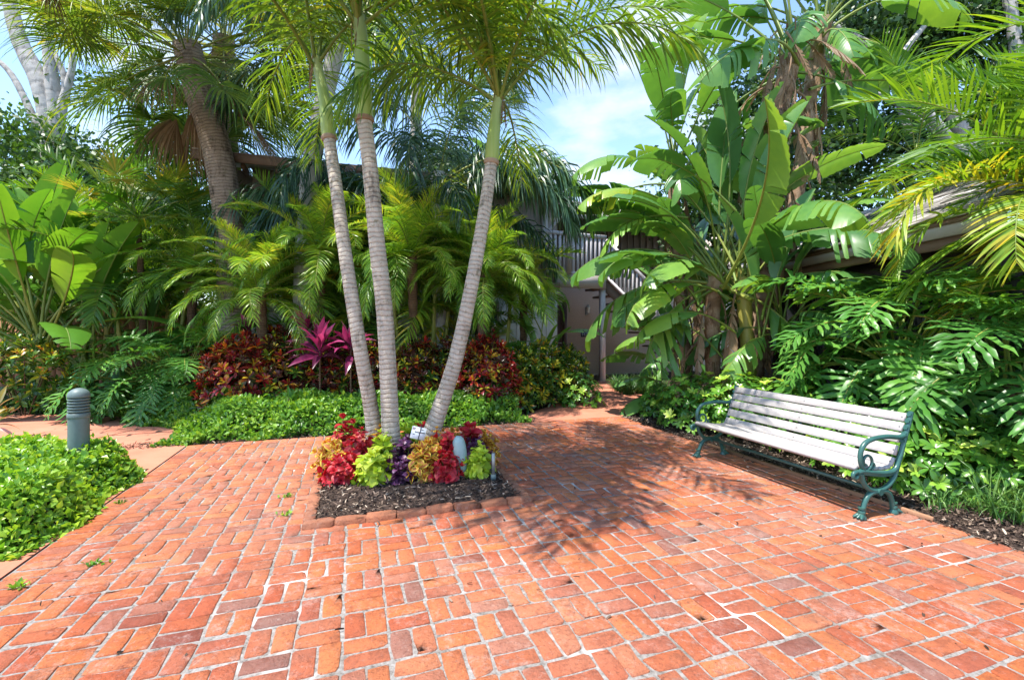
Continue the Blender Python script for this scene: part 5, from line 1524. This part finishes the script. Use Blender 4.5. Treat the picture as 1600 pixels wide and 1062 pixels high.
def tufts(name, label, cat, centers, nper, ll, mat, seed, lw=.006, el=(45, 85)):
    r = np.random.default_rng(seed)
    mb = MB()
    for (x, y, s_) in centers:
        th = r.uniform(0, 2 * np.pi, nper); e = np.radians(r.uniform(*el, nper))
        d = np.stack([np.cos(th) * np.cos(e), np.sin(th) * np.cos(e), np.sin(e)], 1)
        p0 = np.stack([x + r.normal(0, .04, nper), y + r.normal(0, .04, nper), np.full(nper, .02)], 1)
        ln = ll * s_ * r.uniform(.6, 1.2, nper)
        pts, dirs = grow(p0, d, ln, 6, 1.5 * r.uniform(.5, 1.4, nper), 1.4)
        S = nrm(np.cross(dirs, np.array([0, 0, 1.]) + r.normal(0, .3, (nper, 1, 3))))
        W = lw * np.array([[.7, 1, 1, .8, .5, .05]]) * np.ones((nper, 1))
        mb.ribbons(pts, W, S, np.clip(.5 + r.normal(0, .2, nper), 0, 1), mat)
    return tag(link(name, mb.mesh(name)), label, cat, kind='stuff')
rr = random.Random(3)
tufts('lily_grass', 'dark strappy lily grass behind the grey bollard', 'grass', [(rr.uniform(-8.6, -5.6), rr.uniform(8.1, 8.9), rr.uniform(.8, 1.2)) for _ in range(75)], 60, .45, 'grass', 1, .007)
tufts('lily_grass', 'pale edged lily grass clumps by the left path steps', 'grass', [(rr.uniform(-6.6, -5.2), rr.uniform(7.8, 8.1), rr.uniform(.7, 1.0)) for _ in range(16)], 60, .4, 'grass', 2, .007)
tufts('lily_grass', 'lily grass clumps beyond the entrance path by the stair', 'grass', [(rr.uniform(2.35, 3.4), rr.uniform(10.3, 11.6), rr.uniform(.8, 1.1)) for _ in range(26)], 70, .42, 'grass', 3, .008)
tufts('lily_grass', 'thin arching grass in the mulch at the right edge', 'grass', [(rr.uniform(3.7, 4.5), rr.uniform(3.45, 3.9), rr.uniform(.8, 1.2)) for _ in range(12)], 40, .42, 'grass', 4, .0045)
tufts('lily_grass', 'short dry grass tufts in the mulch right of the bench', 'grass', [(rr.uniform(3.3, 3.8), rr.uniform(3.75, 4.1), rr.uniform(.5, .8)) for _ in range(8)], 24, .3, 'grass', 5, .004)
for k, (px, py) in enumerate(((27, 928), (446, 812), (449, 783), (150, 890), (188, 792))):
    p = G(px, py)
    m_ = MB(); r_ = np.random.default_rng(k)
    n = 26
    leaf_cloud(m_, np.stack([r_.normal(0, .025, n), r_.normal(0, .018, n), np.full(n, .04)], 1), np.tile([0, 0, 1.], (n, 1)), n, .03, .008, 'cover_bright', k)
    lbs = ('little weed in a brick joint at the far left', 'tiny green sprig left of the bed corner', 'tiny green sprig left of the bed, the farther one', 'little weed at the patio edge below the leafy mound', 'little weed on the paving beside the leafy mound')
    tag(link('weed', m_.mesh('weed'), None, p), lbs[k], 'weed')

# ------------------------------------------------------------------ background trees
def tree(label, trunks, blobs, nleaf, ll, lw, seed, bark_='bark_grey', group='broad leaved trees behind the garden', mat='tree', clump=.35):
    t = thing('garden_tree', label, 'tree', (0, 0, 0), 0, group)
    m_ = MB()
    for pts, r0, r1 in trunks:
        path = catmull(pts, 26)
        m_.tube(path, np.linspace(r0, r1, 26) * (1 + .04 * np.random.default_rng(seed).normal(0, 1, 26)), 9, bark_)
    link('trunk', m_.mesh('trunk'), t)
    r = np.random.default_rng(seed)
    cs = MB()
    vol = np.array([b[1][0] * b[1][1] * b[1][2] for b in blobs]); vol = vol / vol.sum()
    cen = []; nr = []; tn = []
    for (c, rad), w in zip(blobs, vol):
        nc = max(6, int(90 * w * len(blobs) ** .5))
        n = int(nleaf * w)
        d = nrm(r.normal(0, 1, (nc, 3)))
        cc = np.array(tuple(c)) + d * (r.random((nc, 1)) ** .45) * np.array(rad)
        pick = r.integers(0, nc, n)
        pp = cc[pick] + r.normal(0, clump, (n, 3)) * np.array([1, 1, .6])
        cen.append(pp); nr.append(nrm(pp - np.array(tuple(c)) + np.array([0, 0, .4])))
        tn.append(np.clip(.45 + r.normal(0, .16, nc)[pick] + r.normal(0, .12, n), 0, 1))
    cen = np.concatenate(cen); nr = np.concatenate(nr); tn = np.concatenate(tn)
    leaf_cloud(cs, cen, nr, len(cen), ll, lw, mat, seed, tint=tn, fold=0)
    o = link('crown', cs.mesh('crown'), t)
    return t
tree('grey limbed tree at the far upper left, sky showing between its bare limbs',
     [([P(95, 480, 13), P(75, 180, 13), P(30, 60, 13), P(0, -60, 13)], .28, .14), ([P(95, 300, 13), P(85, 160, 13), P(75, 60, 13), P(70, -60, 13)], .22, .10),
      ([P(95, 200, 13), P(100, 120, 13), P(60, 40, 13)], .10, .05), ([P(92, 180, 13), P(112, 110, 13), P(115, 40, 13)], .12, .04), ([P(60, 200, 13), P(20, 120, 13), P(-20, 80, 13)], .10, .05)],
     [(P(20, 215, 13), (1.2, 1.2, .7)), (P(110, 235, 13), (1.1, 1.0, .8)), (P(20, 300, 13), (1.8, 1.5, 1.1)), (P(150, 130, 13.5), (.6, .6, .5)), (P(95, 310, 12.5), (1.6, 1.4, 1.0))], 13000, .13, .042, 71)
tree('pale branched tree behind the bungalow, dense dark canopy at the upper right',
     [([P(1560, 330, 13), P(1500, 200, 13), P(1440, 120, 13), P(1300, 40, 13)], .24, .10), ([P(1420, 210, 12.8), P(1400, 110, 12.8), P(1460, 20, 12.8)], .10, .06), ([P(1520, 260, 12), P(1430, 160, 12), P(1330, 95, 12), P(1230, 80, 12)], .14, .05),
      ([P(1480, 220, 12.5), P(1380, 150, 12.5), P(1330, 150, 12.5)], .07, .03), ([P(1600, 330, 13), P(1590, 100, 13), P(1570, -40, 13)], .2, .12)],
     [(P(1330, 60, 14), (2.2, 1.2, 1.6)), (P(1440, 40, 14), (2.2, 1.2, 1.5)), (P(1540, 60, 14), (2.2, 1.4, 1.8)), (P(1380, 190, 14), (1.9, 1.2, 1.3)), (P(1500, 250, 14.5), (2.2, 1.2, 1.6)), (P(1330, 260, 14.5), (1.6, 1.2, 1.4)), (P(1620, 180, 13), (1.6, 1.2, 2.2))], 42000, .15, .05, 72)
tree('dark rounded tree closing the view behind the left palms',
     [([P(210, 560, 15), P(215, 300, 15), P(220, 150, 15)], .2, .1)],
     [(P(170, 330, 15), (2.2, 1.5, 2.0)), (P(290, 330, 15), (2.2, 1.5, 2.0)), (P(230, 450, 14.5), (3.0, 1.5, 1.8)), (P(60, 430, 14.5), (2.6, 1.5, 2.0)), (P(260, 210, 15.5), (1.3, 1, 1.0))], 30000, .15, .05, 73, bark_='bark_dark')
tree('low dense tree behind the bird of paradise clump',
     [([P(1090, 560, 12.5), P(1095, 350, 12.5), P(1100, 250, 12.5)], .14, .07)],
     [(P(1110, 330, 12.6), (1.5, 1, 1.8)), (P(1190, 250, 12.6), (1.6, 1, 2.0)), (P(1230, 400, 12.0), (1.6, 1, 1.2)), (P(1180, 130, 13), (1.2, 1, 1.0))], 22000, .14, .046, 74, bark_='bark_dark')
tree('small sunlit tree above the house roof between the bed palms',
     [([P(700, 400, 17), P(705, 250, 17)], .1, .05)],
     [(P(700, 265, 17), (1.5, 1, .7)), (P(745, 262, 17), (1.0, 1, .5))], 5000, .13, .045, 75, bark_='bark_dark')

# ================================================================== OBJECTS
# bench ---------------------------------------------------------------
bench = thing('park_bench', 'white slatted bench with green cast iron ends at the patio edge', 'bench', UV(3.68, 2.61), YAW)
BL = 1.82
prof = catmull([(-.05, 0, .365), (.0, 0, .372), (.12, 0, .352), (.26, 0, .335), (.36, 0, .352), (.415, 0, .44), (.455, 0, .55), (.50, 0, .66), (.545, 0, .775)], 120)
ln = np.concatenate([[0], np.cumsum(np.linalg.norm(np.diff(prof, axis=0), axis=1))])
def on_prof(s_):
    p = np.array([np.interp(s_, ln, prof[:, k]) for k in range(3)])
    p2 = np.array([np.interp(s_ + .004, ln, prof[:, k]) for k in range(3)])
    t_ = p2 - p
    return p, math.atan2(t_[2], t_[0])
slats = [(.018, .036, 'front'), (.080, .062, ''), (.148, .062, ''), (.216, .062, ''), (.284, .062, ''), (.352, .062, ''), (.440, .075, ''), (.538, .082, ''), (.636, .082, ''), (.722, .075, ''), (.800, .072, '')]
Ltot = ln[-1]
kk = (Ltot - .01) / .836
for s_, w, nm in slats:
    p, a = on_prof(min(s_ * kk, Ltot - .006))
    nrml = np.array([-math.sin(a), 0, math.cos(a)])
    c = p + nrml * .016
    m_ = MB()
    if nm: m_.box((0, 0, 0), (.045, BL - .03, .042), None, 'bench_wood', bev=.012)
    else: m_.box((0, 0, 0), (w * kk - .006, BL - .03, .024), None, 'bench_wood', bev=.004)
    link('slat', m_.mesh('slat', False), bench, (c[0], BL / 2, c[2]), (0, -a, 0))
bo = MB()
for s_, w, nm in slats:
    p, a = on_prof(min(s_ * kk, Ltot - .006))
    nv_ = np.array([-math.sin(a), 0, math.cos(a)])
    q = p + nv_ * (.0275 if not nm else .036)
    for y in (.035, BL / 2, BL - .035):
        bo.tube([q + [0, y, 0], q + nv_ * .004 + [0, y, 0]], .006, 6, 'metal')
link('bolts', bo.mesh('bolts', False), bench)
def end_frame(y, parent):
    fr = MB()
    def bar(pts, r0, n=22, flat=1.0, r1=None):
        path = catmull([(a_, y, b_) for a_, b_ in pts], n)
        rr_ = np.linspace(r0, r1 if r1 else r0, n)
        fr.tube(path, rr_, 8, 'bench_iron')
    # seat rail under the slats and up the back
    pr = [(p[0] + .004, p[2] - .012) for p in prof[::8]] + [(.552, .785)]
    bar(pr, .019, 40)
    bar([(p[0] + .002, p[2] - .030) for p in prof[:70:8]], .013, 30)
    # nose scroll of the seat rail
    bar([(-.05, .36), (-.085, .352), (-.09, .325), (-.065, .312), (-.045, .328)], .015, 16)
    # upper U
    bar([(-.005, .345), (.02, .27), (.085, .212), (.17, .195), (.27, .215), (.345, .27), (.385, .345), (.42, .44)], .019, 30)
    # lower arch = the two legs, built separately
    # arm rest
    bar([(.475, .60), (.40, .592), (.28, .605), (.14, .60), (.045, .575), (-.005, .52), (-.015, .45), (.0, .40), (.02, .375)], .020, 34, r1=.017)
    # scroll inside the arm
    sp = [(.055 + .055 * math.cos(t_) * (1 - t_ / 9), .43 + .055 * math.sin(t_) * (1 - t_ / 9)) for t_ in np.linspace(-1.6, 4.6, 12)]
    bar(sp, .011, 26)
    bar([(.10, .36), (.135, .385), (.125, .41), (.10, .40)], .010, 12)
    # crown of leaf relief at the back top
    for k in range(5):
        a_, b_ = on_prof(Ltot - .02 - k * .055)
        fr.tube([(a_[0] - .016, y, a_[2] + .01), (a_[0] + .022, y, a_[2] - .004)], [.020, .012], 6, 'bench_iron')
    # rosette where arches meet
    fr.tube([(.175, y - .028, .188), (.175, y + .028, .188)], .026, 8, 'bench_iron')
    e = link('end_frame', fr.mesh('end_frame'), parent)
    for pts, fx in (([(.155, .19), (.085, .178), (.035, .125), (.012, .06), (.005, .035)], .0), ([(.195, .19), (.27, .178), (.318, .125), (.338, .06), (.345, .035)], .35)):
        lg = MB()
        path = catmull([(a_, y, b_) for a_, b_ in pts], 16)
        lg.tube(path, np.linspace(.021, .019, 16), 8, 'bench_iron')
        lg.tube([(fx, y, .075), (fx, y, .088)], .026, 8, 'bench_iron')
        lg.tube([(fx, y, .038), (fx, y, .05), (fx, y, .062)], [.026, .028, .024], 8, 'bench_iron')
        l_ = link('leg', lg.mesh('leg'), parent)
        ft = MB()
        dx = -.022 if fx < .1 else .022
        for q_ in (-1, 0, 1):
            ft.tube([(fx, y, .028), (fx + dx, y + q_ * .018, .024), (fx + dx * 2.2, y + q_ * .032, .010)], [.020, .017, .008], 7, 'bench_iron')
        ft.tube([(fx, y, .0), (fx, y, .012), (fx, y, .04)], [.034, .034, .018], 10, 'bench_iron')
        link('claw_foot', ft.mesh('claw_foot'), l_)
BZ = .036
bench.location.z = BZ
for y in (.0, BL): end_frame(y, bench)
m_ = MB(); m_.box((.175, BL / 2, .192), (.014, BL - .02, .028), None, 'bench_iron', bev=.004); link('stretcher', m_.mesh('stretcher'), bench)
m_ = MB()
for s_ in (.22, .6): 
    p, a = on_prof(s_)
    m_.box((p[0], BL / 2, p[2] - .004), (.05, .03, .012), Matrix.Rotation(-a, 3, 'Y'), 'bench_iron')
link('centre_brace', m_.mesh('centre_brace'), bench)
# wooden edging board on the ground under the bench
eb = thing('edging_board', 'thin mossy timber edging lying under the bench', 'edging', UV(4.13, 3.6), YAW)
m_ = MB(); m_.box((0, 0, .045), (.028, 2.4, .05), None, 'fence', bev=.004); link('board', m_.mesh('board'), eb)

# bollard ---------------------------------------------------------------
bp = Vector(((123 - 800) / 745 * 4.4, 4.4, 0))
bol = thing('bollard_light', 'grey green domed bollard light with louvred head rising from the hedge', 'bollard', bp)
BS = .74
def lathe(name, prof_, mat, parent, sides=36, loc=(0, 0, 0)):
    m_ = MB(); m_.tube([(0, 0, z) for r0, z in prof_], [r0 * BS for r0, z in prof_], sides, mat, tint=.5)
    return link(name, m_.mesh(name), parent, loc)
def tube_safe(prof_): return prof_
lathe('post', [(.106, 0), (.106, .3), (.106, .66)], 'bollard', bol)
lathe('collar', [(.106, .660), (.112, .662), (.113, .675), (.113, .700), (.108, .706), (.09, .708)], 'bollard', bol)
lathe('lamp_core', [(.078, .70), (.078, .86)], 'bollard_dark', bol)
for k in range(5):
    z = .722 + k * .0265
    lathe('louvre', [(.080, z + .004), (.108, z - .006), (.110, z - .003), (.110, z + .006), (.105, z + .010), (.080, z + .014)], 'bollard', bol)
dome = [(.080, .846), (.110, .848), (.112, .856)] + [(.112 * math.cos(t_), .862 + .072 * math.sin(t_)) for t_ in np.linspace(0, 1.5, 12)]
lathe('dome_cap', dome, 'bollard', bol)

# bed furniture ---------------------------------------------------------
lp = P(720, 742, 4.50)
lh = thing('lamp_housing', 'pale grey green bullet shaped garden lamp standing among the coleus', 'garden lamp', (lp.x, lp.y, .07))
m_ = MB()
pth = catmull([(0, 0, 0), (.0, 0, .11), (-.005, 0, .22), (-.02, 0, .34), (-.04, 0, .40)], 22)
m_.tube(pth, np.interp(np.linspace(0, 1, 22), [0, .08, .3, .6, .8, .93, 1], [.045, .05, .06, .064, .055, .035, .004]), 20, 'lightbox', tint=.5)
link('housing', m_.mesh('housing'), lh)
m_ = MB(); m_.tube([(-.018, 0, .325), (-.0185, 0, .331)], .0575, 20, 'bollard'); link('seam_ring', m_.mesh('seam_ring'), lh)
m_ = MB(); m_.tube([(0, 0, -.06), (0, 0, .0)], [.006, .016], 6, 'black'); link('spike', m_.mesh('spike'), lh)

cp = P(654, 676, 4.5)
cd = thing('plant_card', 'small white card on a black wire stake in front of the palm trunks', 'sign', (cp.x, cp.y, .08))
m_ = MB(); m_.box((0, 0, 0), (.135, .004, .115), None, 'white'); o = link('card', m_.mesh('card', False), cd, (0, -.01, cp.z - .08), (R(-25), R(14), R(8)))
m_ = MB(); m_.box((0, 0, 0), (.10, .004, .007), None, 'black'); m_.box((.0, -.001, 0), (.007, .004, .14), None, 'black')
link('cross_bars', m_.mesh('cross_bars', False), o, (0.012, -.006, .008))
m_ = MB()
for k_, (a_, b_, w_) in enumerate(((-.045, .040, .03), (-.05, .030, .022), (.03, .036, .03), (-.04, -.018, .02))):
    m_.box((a_, 0, b_), (w_, .002, .004), None, 'col_red' if k_ < 2 else 'black')
link('print', m_.mesh('print', False), o, (0, -.004, 0))
m_ = MB(); m_.tube([(0, 0, -.04), (0, 0, cp.z - .12)], .003, 5, 'black'); link('stake', m_.mesh('stake'), cd)

pp = P(771, 735, 4.42)
pl = thing('path_light', 'short flat grey metal stake light at the right rim of the bed', 'garden lamp', (pp.x, pp.y, .05))
m_ = MB(); m_.box((0, 0, .18), (.03, .05, .20), None, 'metal', bev=.003); link('body', m_.mesh('body'), pl)
m_ = MB(); m_.box((0, 0, .06), (.045, .06, .05), None, 'bollard', bev=.004); link('base', m_.mesh('base'), pl)
m_ = MB(); m_.box((-.017, 0, .18), (.004, .04, .16), None, 'black'); link('lens', m_.mesh('lens'), pl)
